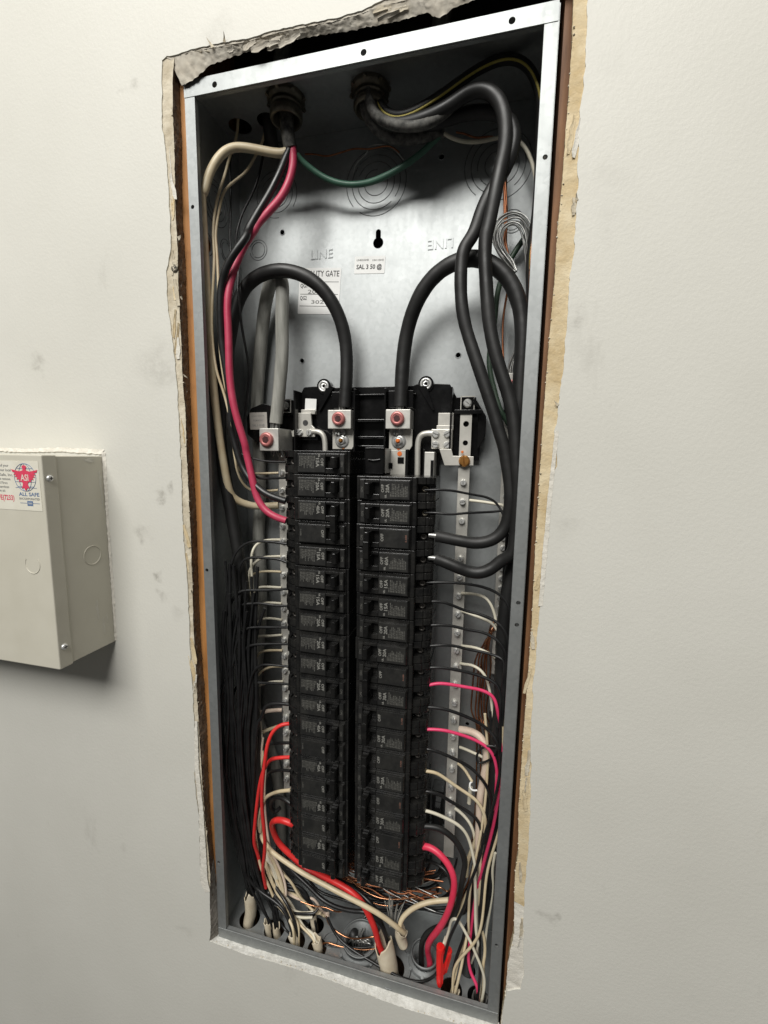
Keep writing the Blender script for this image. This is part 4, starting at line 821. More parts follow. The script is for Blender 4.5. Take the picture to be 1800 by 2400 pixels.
big('branch_cable', 'black cable crossing in front and ending at the lower pole of the 60A breaker', 'cable_black', 6.5, [(188.7,40,1013.9),(191,38,996.6),(200.1,38,983.5),(218,38,977),(240,36,976.2),(262.6,34,980.1),(278.9,32,986),(289.6,30,988.9),(301.5,28,987.6),(312.9,26,979.2),(320.5,24,965.4),(323.9,22,948.1),(324.2,20,929),(320.6,20,911.5),(316.6,18,886.5),(312.6,18,862.2),(310.2,18,852.6),(310.5,18,836.1),(312.1,18,816.8),(314.3,18,797.3),(316.8,18,777.5),(322,18,753.5),(329.6,18,730.4),(337.4,18,710),(343.5,18,689.5),(347.1,18,668.8),(348.7,18,653.7),(349.8,18,640.7),(352.5,18,620.2),(353.8,20,594),(353.1,22,561.6),(351.5,22,544.3),(341.2,26,536.9),(331.6,26,526.8),(319.9,26,521.1),(307.7,26,521.6),(295.3,24,526),(282.7,24,530.5),(271.3,24,533.9)])
for p, lb in (((271.7,24,558.8), 'u'), ((271.9,24,533.9), 'l')):
    tag(MB().tube([(p[0] - 8, p[1], p[2] + .6), (p[0] - 2, p[1], p[2] + .2), (p[0] + .6, p[1], p[2])], 3.0, 10).build('bare_wire_end', 'strand_aluminium'), 'bare silver conductor end entering the %s pole of the 60A breaker' % ('upper' if lb == 'u' else 'lower'), 'wire end')
yc = [(193.3,40,1006.7),(202.5,34,986.8),(215.8,34,979.5),(230.3,34,979.8),(247.1,34,985),(267.6,34,994.2),(287.5,34,1004.3),(306.9,34,1011.1),(323.6,34,1012.3),(336.5,34,1007.1),(346.6,34,995.5),(353.4,36,979.4),(356,40,967.5),(356.7,50,949.7),(359.8,58,889.8),(354.4,64,851.8),(358.6,70,811.9),(358.7,76,770.3)]
yc_top = [(x, y + 3, z + 4.5) for x, y, z in yc]
t = MB().tube(yc_top, 4.6, 12).build('striped_cable', 'cable_black'); tag(t, 'black cable with a yellow stripe arching below the panel ceiling at right', 'cable')
MB().tube([(x, y - 1.2, z + .8) for x, y, z in yc], 1.1, 8).build('yellow_stripe', 'wire_yellow', t)
wire('dusty_cable', 'dust covered black cable sagging from the middle ceiling bushing', 'dusty_black', 6.4, [(180.6,42,1014.1),(181.7,44,998.3),(192,46,983.5),(206.4,50,975.4),(226.8,54,972.5),(248.4,58,976.7),(259.4,64,981.7)], cat='cable')
wire('dusty_cable', 'dusty grey-black cable lying over the bundle from the middle bushing', 'dusty_black', 5.0, [(187.4,34,1009.7),(191.2,32,989.8),(204.7,32,977.5),(226.2,34,970.5),(247.6,34,969.9),(262.5,36,976.6),(274.6,36,985.9)], cat='cable')
# cable sheath hanging from the left bushing with its four conductors
wire('cable_sheath', 'frayed black cable sheath hanging from the left ceiling bushing', 'dusty_black', 7.2, [(95,40,1030),(93.6,40,1010.4),(94,42,995.2),(94.5,44,982.6),(96,46,976.6)], cat='cable', n=16)
wire('drop_cable', 'dark cable hanging beside the left ceiling bushing', 'cable_black', 7.5, [(61,64,1030),(60.3,66,1016.2),(58.7,72,1005.6),(55.8,84,999.9)], cat='cable', n=14)
wire('white_cable', 'thick cream conductor curving left from the frayed sheath', 'wire_cream', 4.5, [(96.9,46,979.3),(91,44,971.1),(73.5,40,972.4),(51.3,34,975.9),(34.3,28,975.2),(21.3,22,962.7),(12.4,16,942.1),(8.2,12,919.9),(6.5,12,930),(6.5,16,800),(6.5,22,700),(14.6,30,605.6),(15.9,36,591.2),(23.4,44,583),(34.6,54,577.7),(47.4,62,577.1),(62.9,67,578.3)], n=14)
wire('red_cable', 'thick pink-red conductor winding down the left side to the 40A breaker', 'wire_pink', 4.2, [(98,46,977.8),(100.1,44,960.8),(95.8,42,941.7),(87.3,38,923.4),(75.5,34,909.7),(61.8,30,894.7),(61.3,28,889.7),(48.4,27,875.2),(39.4,25,856.7),(34.6,21,839.2),(32.3,17,821.5),(30.9,16,803.3),(31.6,16,782.1),(31.3,16,754.6),(31.6,16,723.4),(36.1,16,694.9),(41.4,18,672.7),(46.9,20,651.7),(46,22,646.9),(51,22,625.4),(55,22,607.4),(59.5,22,590.5),(69,22,578),(80.9,22,570.9),(95,24,566.4)], n=14)
wire('black_cable', 'thick black conductor beside the pink-red one ending at the upper pole of the 40A breaker', 'wire_black', 4.1, [(95.3,44,974.1),(91,42,963.6),(86,38,947.7),(75.8,34,926.8),(65,28,906.3),(54.2,22,884.4),(58.4,15,876.7),(45.3,11,859.8),(34.3,11,844.9),(26.8,13,829.4),(23.6,14,812.1),(21.9,16,785.7),(21.9,18,763.1),(24.4,20,740.1),(27.1,22,708.5),(25.2,24,674.3),(29.5,25,657.6),(33.1,25,642),(38.8,25,627.5),(49.2,24,613.2),(63,23,601.5),(76.7,22,594.8),(94.7,24,589.5)], n=14)
wire('green_wire', 'green ground conductor swinging across below the ceiling', 'wire_green', 3.2, [(101.7,48,971.5),(104.9,52,967.8),(114.1,58,961.6),(130.2,64,952.2),(154.1,68,945.3),(178.3,70,945.7),(196.3,68,948.5),(217.3,66,954.5),(238.9,64,964.3),(256.8,62,976.7)], n=12)
wire('copper_wire', 'thin copper wire arching behind the green conductor', 'copper', 0.9, [(97.7,80,991.8),(109.2,82,991.5),(122.5,84,988.7),(139.2,86,991.4),(156.3,86,993.5),(175.5,84,988.9),(199.3,80,986.7),(209.9,84,980.6)])
wire('copper_wire', 'thin bare wire curling over the middle knockout', 'strand_aluminium', 0.8, [(153.5,90,968),(157.5,88,978.3),(171.6,86,987),(173.5,84,991.4),(191.7,84,991.8),(204.5,86,985.5),(213.6,90,976.6)])
wire('cream_wire', 'cream wire hanging down the left from the first ceiling hole', 'wire_cream', 1.5, [(24,60,1030),(21.9,60,1009),(18.3,50,982.4),(15.4,42,956),(11.4,36,935.4),(9.6,30,913.3),(9.2,26,887.9),(14.3,20,862.7),(12.7,18,832.2),(10.6,16,793.9),(11.2,16,763.1),(14.7,16,736.4),(20.8,18,716.1),(25.2,20,695.5),(27.7,22,672.9),(28.5,24,650.1),(29.4,26,633.4),(28.6,30,623.4),(29.4,38,609.4),(34.4,48,598.6),(49,60,596.9),(62.6,67,598.1)])
wire('cream_wire', 'second cream wire crossing behind the white conductor at left', 'wire_cream', 1.5, [(61,66,1030),(43.9,72,998.6),(39.3,70,992),(32.4,62,971.4),(19.7,52,955.2),(13.5,44,942.5),(11.4,38,924.6),(11.1,32,905.3),(11.1,28,888.7),(14.6,24,871.8),(18.1,20,840.1),(18.4,18,809.3),(18.1,18,778.7),(19,18,755.5),(20.5,20,732.3),(23.8,22,708.6),(28.7,24,684.5),(25.8,28,648),(25.6,34,630.7),(25.9,42,621.7),(36,56,618.9),(63.7,67,620)])
wire('black_wire', 'thin black wire dropping straight beside the cream wires at left', 'wire_black', 1.2, [(26,66,1030),(11.8,60,985),(13.1,58,957.9),(13.3,56,926.1),(12.8,54,900.6),(15.7,50,878.4),(18.6,48,842.8),(20.8,44,777.4),(19.9,36,710.5),(23.6,30,650.2),(55.4,26,637.5),(75.9,25,634.9),(95.4,24,634.9)])
wire('black_wire', 'thin black wire drifting from the second ceiling hole to the left loop', 'wire_black', 1.5, [(64,64,1030),(46.3,76,1002.3),(45.1,76,990.3),(36.4,70,954.1),(25.5,62,927.9),(21.2,54,899.7),(25.8,46,880.4),(31.6,40,854.4),(33.9,34,830.4),(35.6,34,805.6),(34.9,38,791.2),(35.7,44,768.7),(36.1,50,745.4),(31.1,54,721.1),(27.4,54,695.6),(25.5,50,650.6),(51.3,32,615.3),(74.4,27,615.6),(94.5,24,616.6)])
wire('white_wire', 'white wire passing behind the two black cables at upper right', 'wire_white', 1.9, [(259.6,62,980.3),(265.7,62,975.5),(280.1,66,970.7),(298.8,70,970.3),(318.7,74,974.4),(331.5,76,974.5),(338.9,76,968.9),(346.3,74,958.6),(352.4,70,942.2),(357,66,922.1),(359.4,62,891.9),(355.9,66,852.5),(358.2,72,798.3),(356.8,80,756.5)])
wire('copper_wire', 'reddish copper wire running behind the upper right cables', 'copper', 1.0, [(272.5,80,989.7),(281.5,82,988.3),(293.5,84,983.8),(308.3,86,984.4),(323.2,84,976.2),(326.1,84,948.5),(326.8,82,919.6),(329.2,80,890.3)])
t = thing('twisted_copper_conductor', 'twisted reddish copper conductor rising behind the silver coil', 'wire', [(331.8,78,861.1)][0])
for k in range(4):
    a = k * 1.57
    pts = [(325.7,84,941.6),(327.2,82,919.5),(328.9,80,895.9),(328.8,80,877.9),(331.8,78,861.1)]
    pts = [(x + 1.3 * math.cos(a + i * 1.1), y + 1.3 * math.sin(a + i * 1.1), z) for i, (x, y, z) in enumerate(pts)]
    MB().tube(pts, 1.15, 8).build('copper_strand', 'copper', t)
wire('copper_wire', 'single copper wire below the twisted strands reaching the ground lug', 'copper', 1.2, [(332.1,78,861.1),(338.2,74,847.5),(340.1,74,838.9),(335.1,76,825.6),(332.7,78,810.5),(331.2,78,792.9),(332.3,78,764.5),(334.8,76,744.4),(336.5,76,735.3)])
coil = [Vector(q) for q in [(341.1,64,837.7),(335.6,64,846.5),(328.7,64,855.4),(322.8,64,864.9),(320.8,64,875.5),(323.3,64,884.1),(329.9,64,888.9),(338.3,64,889.8),(345.5,64,885.5),(349.9,65,877.2),(352.7,66,863.7),(355,70,840.3),(355.5,76,799.7),(348.9,78,762.3),(343.6,78,744.5),(343.7,78,731.6)]]
t = thing('stranded_ground_conductor', 'bare silver stranded conductor arched in a coil inside the upper right flange', 'wire', tuple(coil[-1]))
for k in range(9):
    o_ = (k - 4); pts = []
    for i, p in enumerate(coil):
        d = coil[min(i + 1, len(coil) - 1)] - coil[max(i - 1, 0)]; nrm = Vector((d.z, 0, -d.x)).normalized()
        wd = (.3, .6, .9, 1.2, 1.4, 1.55, 1.6, 1.6, 1.5, 1.3, 1.0, .6, .5, .6, .9, .9)[i]
        pts.append(p - nrm * (o_ * wd) + Vector((.5 * math.sin(i * 1.7 + k * 2), (2.6 if k % 2 else 0) + 1.3 * math.sin(i * .9 + k), .5 * math.sin(i * 2.1 + k))))
    MB().tube(pts, 0.95, 8).build('bare_strand', 'strand_aluminium', t)
wire('green_wire', 'dark green wire slanting from the right edge behind the cable loop', 'wire_dark_green', 3.0, [(354.8,84,887.1),(350.8,84,880.4),(343.3,82,869.6),(336.5,80,858),(329.9,80,843.4),(324.9,80,829.3),(322.8,80,811.8),(322.5,80,798.4),(320.9,82,781.1),(318.1,82,758.4),(319.8,80,739.5),(325.4,78,719),(332.6,74,696.7),(337.6,74,688.9),(344.2,76,679.8)], n=12)
wire('copper_wire', 'thin copper wire hugging the inside of the right flange', 'copper_bright', 0.8, [(355.2,40,881.2),(354.1,40,854.6),(353.9,40,828.6),(354.6,42,809.4),(355.1,44,789.9)])
# ------------------------------------------------------------------ left column: black feeds from the breakers down the side
G1 = 'black wires along the left side wall'
def L_(label, pts, r=1.65, mat='wire_black', name='black_wire', **k): return wire(name, label, mat, r, pts, **k)
L_('black wire arching from the sixth left breaker, highest of the left fan', [(97.1,24,538.1),(92.6,24,538.6),(77.6,24,539.7),(62.3,24,539.7),(47.4,23,537.9),(35.2,22,530.9),(26.6,20,519.3),(22.6,18,502.1),(19.2,17,478.7),(16.5,16,453.6),(14.5,15,423.8),(11.7,15,393.1),(8.5,15,353.9),(5.2,16,305.2),(4.3,18,272.9),(5.5,20,205),(10.5,22,135.5),(18.8,26,91.1),(27.5,27,47.2),(30.3,28,10.1),(29,28,-25)])
L_('black wire from the seventh left pole dipping to a tight bend', [(100.7,25,513.6),(87.7,24,518.5),(77.1,24,519.4),(61.8,24,519.2),(46.2,24,518.3),(36.6,24,513.3),(31.5,24,502.7),(30.1,24,489.3),(31.3,24,471.7),(29.1,22,437.8),(21.2,20,407.3),(17.9,18,369.3),(19.5,18,322.4),(22.2,20,291.1),(22.1,22,223.8),(23.8,24,154.3),(27.9,28,82.5),(32.4,30,34.3),(33.3,30,1.2),(31,30,-25)])
L_('black wire from the eighth left pole bending low at the side wall', [(96.2,24,483.6),(76.4,24,480.3),(53.5,23,478.2),(35.1,22,476.1),(25.9,21,469.2),(19.7,20,457),(15,17,442.6),(13.3,16,423.3),(14.4,17,392.5),(15.6,18,353.4),(15.6,18,305.8),(14.8,20,273.5),(12.9,22,205),(16.2,24,135),(23.2,27,82.3),(32.9,29,28.2),(35.7,29,-0.6),(33,26,-25)])
L_('black wire from the ninth left pole with a soft shoulder', [(97.4,24,462),(76,24,461),(60.4,24,462),(44.5,24,459.9),(32.3,23,457.2),(26.6,22,450.3),(23.1,21,436),(21.8,20,415),(25.3,20,384.8),(27.3,20,346.2),(27.1,21,305.8),(26.4,23,273.5),(24.5,24,205.9),(25.7,26,144.2),(34.1,29,74.1),(46.6,27,34.6),(60,24,13),(66,24,-25)])
L_('black wire from the tenth left pole sweeping far left', [(97.1,24,435.4),(75.4,24,432.9),(51.7,24,430.2),(41,23,428.2),(31.8,22,421.5),(27.2,21,410.7),(24.1,20,397),(21.4,18,377.6),(12.8,15,357.7),(6.7,13,336),(3.9,13,314.9),(1.8,13,275.9),(4.1,14,242.9),(11.8,18,199.6),(12.5,22,144.7),(22.2,26,86.6),(38.5,26,40.6),(56.7,24,19.2),(66.8,24,4.1),(70,24,-25)])
L_('black wire from the eleventh left pole hooking down close to the bar', [(96.7,24,413.9),(75,24,411.5),(52.7,24,408),(41.3,24,404.2),(34.9,24,396.5),(32.6,24,383.9),(35.3,24,365.6),(31.8,23,337.3),(28.1,22,305.4),(27.6,23,257.4),(29.4,25,189.1),(31.8,27,136),(41.4,29,81.5),(55,28,43.2),(69.5,26,20.8),(71.4,25,4.4),(72,26,-25)])
L_('black wire from the twelfth left pole with a long S bend', [(96.3,24,384.6),(77.6,24,383.8),(61.7,24,382.4),(51.9,24,377.2),(45.2,24,367),(41.5,24,354),(35.9,24,329.4),(31,24,304.6),(25.8,24,272.7),(25.9,24,223),(31.5,26,163),(38,29,87.8),(50.5,30,46.9),(63.9,30,21.6),(81.9,28,0.3),(95.1,22,1.1),(101,18,-25)])
L_('short black wire lying flat into the thirteenth left pole', [(95.5,25,360.7),(72.8,26,358.3),(49,28,354.5),(39.6,30,352.9),(24.4,30,348.1),(17.5,30,342.3),(12.7,26,324.5),(11,24,286.4),(17.3,24,221.2),(24.2,26,152.6),(30.8,29,82.2),(46.9,30,45.8),(67.6,30,30.1),(91.6,30,26.4),(115.3,30,32.8),(124.5,32,34.1),(127.8,36,37.6)])
L_('thicker black wire looping into the twelfth left breaker above the red wires', [(95.9,25,334.1),(79.2,25,332.6),(65.8,26,328.3),(58.5,27,319.4),(54.4,28,306.1),(49.5,29,301.3),(45.1,30,280.3),(41.7,30,246.7),(38.8,30,204),(35.7,30,151.6),(39.6,32,81.5),(52.3,33,47.7),(72.3,34,23.2),(88.5,36,11),(104.8,38,10),(121,44,-25)], 2.2)
L_('stub of dark wire between the two red wires', [(95.9,25,281.9),(83.7,27,278.2),(65.1,34,268.5),(53.2,40,256.7),(44.6,42,229.8),(41,40,178.9),(36.9,38,110.7),(51.2,36,73.2)], 1.9)
L_('stub of dark wire below the second red wire', [(95.4,25,242.9),(82.5,28,239.1),(66,34,229.3),(52.8,42,214.4),(45.7,44,176.6),(41.6,42,108)], 1.9)
L_('dark wire curling behind the cream wire at lower left', [(96.4,25,195.8),(85.1,28,198.2),(73,32,194.6),(61.2,38,183.4),(55.8,44,164.8),(60.5,48,155.3),(66.5,50,162)], 2.6)
rnd = random.Random(4)
for k in range(16):
    u = 245 + k * 19 + rnd.uniform(-8, 8); y0 = 9 + k * 1.7
    base = [(18.9,14,459),(15.1,14,401.6),(13.8,15,339.1),(10.1,17,274.7),(10.1,20,189),(19.7,25,101.3),(30.4,28,46.9)]
    ox = k * 2.5
    pts = [(max(3.0, x + ox * (1 - i * .05) + rnd.uniform(-4.5, 4.5)), y + k * 1.0 + rnd.uniform(-3, 3), z + (rnd.uniform(-20, 60) if i == 0 else rnd.uniform(-10, 10))) for i, (x, y, z) in enumerate(base)]
    hx, hy = ((29, 30), (69, 26), (103, 18), (122, 42))[k % 4]
    pts += [(hx * .75 + 8 + rnd.uniform(-4, 4), hy + 6, 40 + rnd.uniform(-6, 10)), (hx + rnd.uniform(-5, 5), hy + rnd.uniform(-4, 4), 8), (hx + rnd.uniform(-5, 5), hy + rnd.uniform(-4, 4), -25)]
    wire('black_wire', 'black wire in the dense bundle hanging along the left side wall', 'wire_black', rnd.choice((1.5, 1.8, 2.1)), pts, G1)
# left neutrals
NL = [('highest white neutral of the left bar with a long drooping tail', 1.7, 'wire_white', [(65.2,67,533.5),(61.6,66,533.5),(49.4,58,533.5),(41.9,48,529.7),(39.6,42,522.6),(39.5,38,511.6),(40.1,38,486.2),(40.5,38,440.6),(38.4,38,393.6),(36.3,38,345.5)]),
      ('second white neutral of the left bar bending down sharply', 1.7, 'wire_white', [(64.8,67,511.5),(48.9,58,511.4),(43.5,50,509.8),(37,44,502.4),(34.2,40,492.7),(34.3,38,482.7),(37,38,461.7),(37.2,40,424),(36.3,40,360.6)]),
      ('yellowish white neutral third down the left bar', 1.5, 'wire_cream', [(64.9,67,490.6),(47.4,60,491.8),(38.6,52,491.3),(33.3,44,488.5),(32.2,40,480.4),(32.7,38,467.4),(36,40,439.4),(36.8,42,391.6)]),
      ('white neutral fourth down the left bar with a rounded hump', 1.7, 'wire_white', [(64.9,67,469.1),(44.7,58,471.2),(38.1,52,470.4),(36.5,46,465.2),(33.7,42,457),(33.6,40,442.2),(35.6,42,407.3)]),
      ('white neutral fifth down the left bar behind a black wire', 1.7, 'wire_white', [(64.5,67,447.5),(48.1,60,449.2),(37.5,52,447.7),(33.4,46,443.1),(33,42,435.2),(34.8,42,407.2),(34.8,44,358.3)]),
      ('cream neutral sixth down the left bar with a wavy shoulder', 1.6, 'wire_white', [(64.9,67,424.8),(53.3,62,427.5),(44.8,56,428.4),(38.9,50,425.7),(36.1,46,419.9),(34.7,44,406.3),(35.2,44,374.5)]),
      ('pale neutral seventh down the left bar, nearly level', 1.6, 'wire_white', [(64.6,67,403.7),(48.2,58,403.9),(35.4,48,405.5),(34.8,44,398.4),(34.9,44,374.4),(36,44,342.2)]),
      ('peach neutral eighth down the left bar', 1.6, 'wire_cream', [(64.7,67,381.8),(47.8,58,383.8),(39.2,52,381.7),(36.2,48,374.3),(35.2,46,357.3),(34.1,44,333.8),(32.6,44,310.4)]),
      ('short cream neutral ninth down the left bar', 1.6, 'wire_cream', [(66.4,67,359.2),(56,64,359.3),(49.5,60,359.1),(42.6,54,356.7),(37.3,48,350.1),(33,46,337.4),(33.9,46,307.8)]),
      ('white neutral tenth down the left bar beside the flat black wire', 1.6, 'wire_white', [(65.2,67,337.7),(50.8,60,338.7),(40.3,54,335.8),(34.8,50,333.8),(35.2,46,324.6),(37.4,46,308.4),(41.3,46,294),(45.2,44,265.8)]),
      ('thick blush neutral with a blunt end just above the red wires', 2.7, 'wire_blush', [(63.4,66,296.1),(58.2,64,296.3),(51.1,58,297.9),(41.1,48,299.8),(32.2,44,296.3),(28.9,42,287.8),(32.8,40,262.9),(36.2,40,195.2)]),
      ('thick cream neutral crossing behind the upper red wire', 2.4, 'wire_cream', [(65.5,66,274.3),(58,62,273),(47.5,54,271.3),(38.1,46,267.9),(35.6,42,251.9),(38.4,40,213),(40,38,162.9)]),
      ('cream wire curving under the second red wire to the left column', 2.3, 'wire_cream', [(95.8,25,215.9),(92.9,26,214.1),(75.9,30,205.4),(61.9,34,194.7),(52,36,184.8),(46.5,36,169.7),(42.8,34,149.7),(46.6,34,124.2)])]
tails = [[(34.6,42,278.7),(37.6,42,228.4),(40.1,40,178.7),(39.3,38,136.3),(46.9,38,86.2),(59.7,36,59.2),(72.6,34,41.5),(81.5,30,34.2),(91.9,26,31.3),(100.4,22,20.8),(103,18,8),(104,18,-25)],
         [(38.5,42,262.6),(39.7,40,196),(41.3,38,145.7),(47.1,38,95.3),(58.1,36,67.9),(67.5,34,45.5),(78.8,32,38.4),(91.6,30,28.3),(106.9,26,16.1),(126.1,20,11.8),(133,16,6),(134,16,-25)],
         [(43.7,42,263.6),(41.4,40,230.7),(40,38,162.9),(51,40,83.5),(58.4,42,67),(69.4,44,47.7),(91,46,35.1),(107.4,48,31.2),(123.7,50,14.4),(133.8,46,14.9)],
         [(45,42,246.9),(41.4,40,196.4),(42,38,137),(58.8,42,87.1),(71.5,44,70.3),(85.2,44,55.9),(95.5,44,44.2),(105.7,44,28.9),(120.2,42,24.6),(131.2,40,26.7)],
         [(38,40,230),(38.7,38,180.1),(43.8,38,103.5),(65.6,42,72.6),(71.5,40,54.6),(77.5,38,38.4),(86.3,34,31),(97.5,32,27.7),(111.1,32,30),(122,34,32.8)],
         [(39.6,42,237.4),(41,40,178.9),(46.4,40,111.1),(58.3,40,92.6),(71,38,65.7),(76.9,36,47.8),(77.7,34,32.1)]]
rnd = random.Random(41)
tails2 = []
for k, tl in enumerate(tails + tails[:3]):
    dx, dy = rnd.uniform(-7, 9), rnd.uniform(-9, 4)
    tails2.append([(max(4, x + dx * (1 - .5 * i / len(tl)) + rnd.uniform(-2.5, 2.5)), y + dy + rnd.uniform(-1.5, 1.5), z + rnd.uniform(-5, 5)) for i, (x, y, z) in enumerate(tl)])
NLn = len(NL)
for k, (lb, r, mt, pts) in enumerate(NL): wire('white_wire' if mt == 'wire_white' else 'cream_wire', lb, mt, r, pts + ([tuple(q) for q in tails[k % 6]] if 0 <= k < 10 and k % 2 == 0 or k in (11, 12) else []))
for k, tl in enumerate(tails):
    wire('cream_wire', 'cream wire fanning from the left bundle toward the floor knockouts', 'wire_cream' if k % 2 else 'wire_blush', 1.5, tl, 'cream wires fanning out at the bottom left')
for k, tl in enumerate(tails2):
    wire('cream_wire', ('yellowish', 'whitish', 'pinkish')[k % 3] + ' cream wire in the full fan spreading over the floor at bottom left', ('wire_cream', 'wire_white', 'wire_blush')[k % 3], 1.7, tl, 'second layer of cream wires at the bottom left')
# reds
wire('red_wire', 'bright red wire from the first lower 40A breaker drooping along the left side', 'wire_red', 2.3, [(97.1,25,308.7),(93.9,25,307.6),(84.6,23,305.7),(76.4,20,299.2),(71.5,17,289.2),(68.8,14,276.6),(67.2,12,260.3),(64.9,11,241.4),(62.6,11,216.7),(61.5,12,190.9),(62.5,14,164.4),(61.8,17,136),(57.9,20,109.5),(53.1,24,88.2),(54.2,30,55.2)], n=14)
wire('red_wire', 'bright red wire from the second lower 40A breaker passing behind the first', 'wire_red', 2.3, [(97.3,25,262.2),(93.7,25,261.5),(78.4,24,258.4),(68.5,24,254),(62.6,24,245.4),(56.9,24,234.4),(51.3,24,211.7),(47.3,24,185.5),(43.9,24,159.1),(40,26,123.3),(41.5,30,109.1),(45.4,34,77.4)], n=14)
big('red_cable', 'thick red cable running under the breakers into the large cream sheath', 'wire_red', 3.8, [(96.6,27,164.8),(93.5,26,166.7),(84,26,168.3),(72.9,28,164.5),(64.2,32,154.6),(63.9,36,137.2),(69.4,38,121.7),(78.7,38,112.6),(93.9,38,102.4),(109.8,36,92.9),(131.4,32,94),(157.8,26,96.2),(179.5,22,93.3),(193.9,20,84.7),(204.2,19,68.8),(212,19,51),(215.9,20,32.3),(223.5,21,13)])
wire('cream_cable', 'long thick cream wire slanting across below the left breakers', 'wire_cream', 2.9, [(38.6,40,152),(45.5,36,125.6),(54.5,32,119.4),(68,26,116.5),(85.7,24,110.7),(112.2,20,104.9),(137.5,17,101.6),(161.8,15,97.3),(185.1,14,92.3),(200.2,14,88.2),(218.1,14,82.4),(230.8,17,72),(242.2,20,61.1),(247.4,24,52.8)], n=14)
big('black_cable', 'black cable slanting below the cream one to the large sheath', 'wire_black', 2.6, [(70.7,40,106.7),(71.6,38,101.8),(89.5,36,85.5),(114.8,32,73.9),(136.1,28,63.5),(158.5,24,62.6),(182.7,22,66.3),(198.1,22,69.8),(219,24,55.6),(226.9,24,32.6),(231.7,24,18.7)])
wire('black_cable', 'black cable beside the thick red one dropping into the sheath', 'wire_black', 2.8, [(92.6,44,88.8),(144.5,40,87.6),(178.8,34,84.8),(199.3,28,80.4),(212.4,25,71),(217,26,55.9),(224.9,26,37.9),(230.5,26,17.4),(233.4,24,8.9)], n=14)
# ------------------------------------------------------------------ right column feeds
R_ = lambda lb, pts, mat='wire_black', r=1.65, name='black_wire', **k: wire(name, lb, mat, r, pts, **k)
R_('thin black wire arching from the first right breaker over the bar', [(257.5,24,608.2),(269.6,24,608.8),(277.1,26,608.7),(287.6,30,607.9),(298.3,36,605.6),(311.2,42,603.1),(322.2,46,600.9),(331.1,48,596.6),(336.9,48,590),(341,46,582.5),(347.4,50,561.6),(344.7,54,521.2),(348.6,50,441.6),(348.7,46,387.8)], r=1.35)
R_('thin black wire running level from the second right breaker', [(258.2,24,583.7),(270.4,24,584),(285.6,26,582.7),(301.5,32,584.2),(317.6,40,584.7),(331.7,46,585.3),(340.3,48,586.2),(345,48,579.1),(345.7,50,522.3),(349.1,50,455.4)], r=1.35)
R_('shiny black wire from the fourth right breaker dipping at the flange', [(263.1,25,505.8),(273.3,25,506.8),(289.4,28,507.2),(305.5,32,505.9),(320.5,36,503.4),(335.5,38,498.5),(345.7,38,491.6),(352.2,36,482.4),(354.5,36,461.6),(353.6,36,407.7),(352.7,36,352.1)])
R_('black wire from the fifth right breaker crossing a white one', [(263.7,25,484),(271.4,25,485),(283.9,28,483.6),(294,32,479.2),(305.4,36,473.9),(321.9,38,470.6),(337.1,38,465.3),(347.3,36,457.9),(352.7,34,446.3),(353.5,34,408.7),(350.2,36,351.7)])
R_('black wire from the sixth right breaker curving to the flange', [(264.6,25,456.5),(272.3,25,457.6),(284.8,28,457.8),(297.4,32,455.4),(310.1,36,451.8),(325.3,38,450.1),(338.1,38,445.1),(346.5,36,438.6),(351.8,34,428.8),(351.7,34,394.8),(351.8,34,344.9)])
R_('glossy black wire from the seventh right breaker', [(264,25,431.8),(273.1,25,433.7),(285.6,28,434.6),(298.3,32,432.7),(311,36,428.7),(327.6,38,426.9),(341.6,38,423.9),(349.8,36,420.8),(350.1,34,401.5),(350.1,36,365.7),(349.6,36,338.8)])
R_('black wire from the upper pole of the highest right 30A breaker', [(263.4,25,406.2),(272.6,25,407.4),(284,28,407.5),(299.3,32,404.6),(312.2,36,401.4),(329,38,397.2),(341.9,38,391.9),(347.3,36,384.8),(348.8,34,366.7),(349.4,34,354.2),(351.6,34,297.6)], r=1.9)
R_('pink wire from the lower pole of the highest right 30A breaker', [(261.4,25,382.7),(270.6,25,386.5),(280.8,27,388.6),(296.2,30,387.3),(310.4,33,385),(325.8,36,382.6),(337.5,36,378.8),(342.6,35,372.8),(345.1,34,364.7),(348,36,351.3),(350,38,344.7),(351.8,36,325),(353.1,34,305.1),(352.4,32,284.8),(352,32,262.9),(350.3,32,240.3),(347.9,34,213.9),(333.2,36,125.4),(330.6,34,97.9),(329.1,32,80.4),(328.4,30,66.3),(327.5,28,52.2),(327.3,26,38.2),(331.1,22,25.1),(336.9,18,19.6),(340.8,16,9.1),(338,16,-25)], 'wire_rose', 1.9, 'pink_wire')
R_('black wire from the upper pole of the second right 30A breaker', [(263.4,25,358.2),(272.7,25,359.3),(288.3,28,357.6),(304,32,352),(317.1,34,347),(329,36,340.9),(339.7,36,332.8),(346.4,34,325.3),(350.2,33,312.5),(352.6,34,290.6),(353.2,36,267.2)], r=1.9)
R_('pink wire from the lower pole of the second right 30A breaker', [(261.5,25,329.7),(269.6,25,331.4),(286.7,27,332.1),(302.4,30,328.6),(318.1,33,323.7),(331.3,34,318.2),(340.7,34,311.1),(346.4,34,299.5),(349.1,34,284),(349.1,36,266.3),(349.6,38,234.8)], 'wire_rose', 1.9, 'pink_wire')
R_('glossy black wire from the upper pole of the third right 30A breaker', [(263.5,25,305.9),(271.7,25,306.5),(286.2,28,302.3),(300.8,32,294.8),(314.3,35,287.9),(325.1,36,280.1),(333.4,36,271.5),(339,36,263.4),(342.8,36,252.3),(344.2,36,238.4),(343.2,38,202.9),(339.2,38,172.4),(334.3,38,131.5),(327.8,36,91.4)], r=1.9)
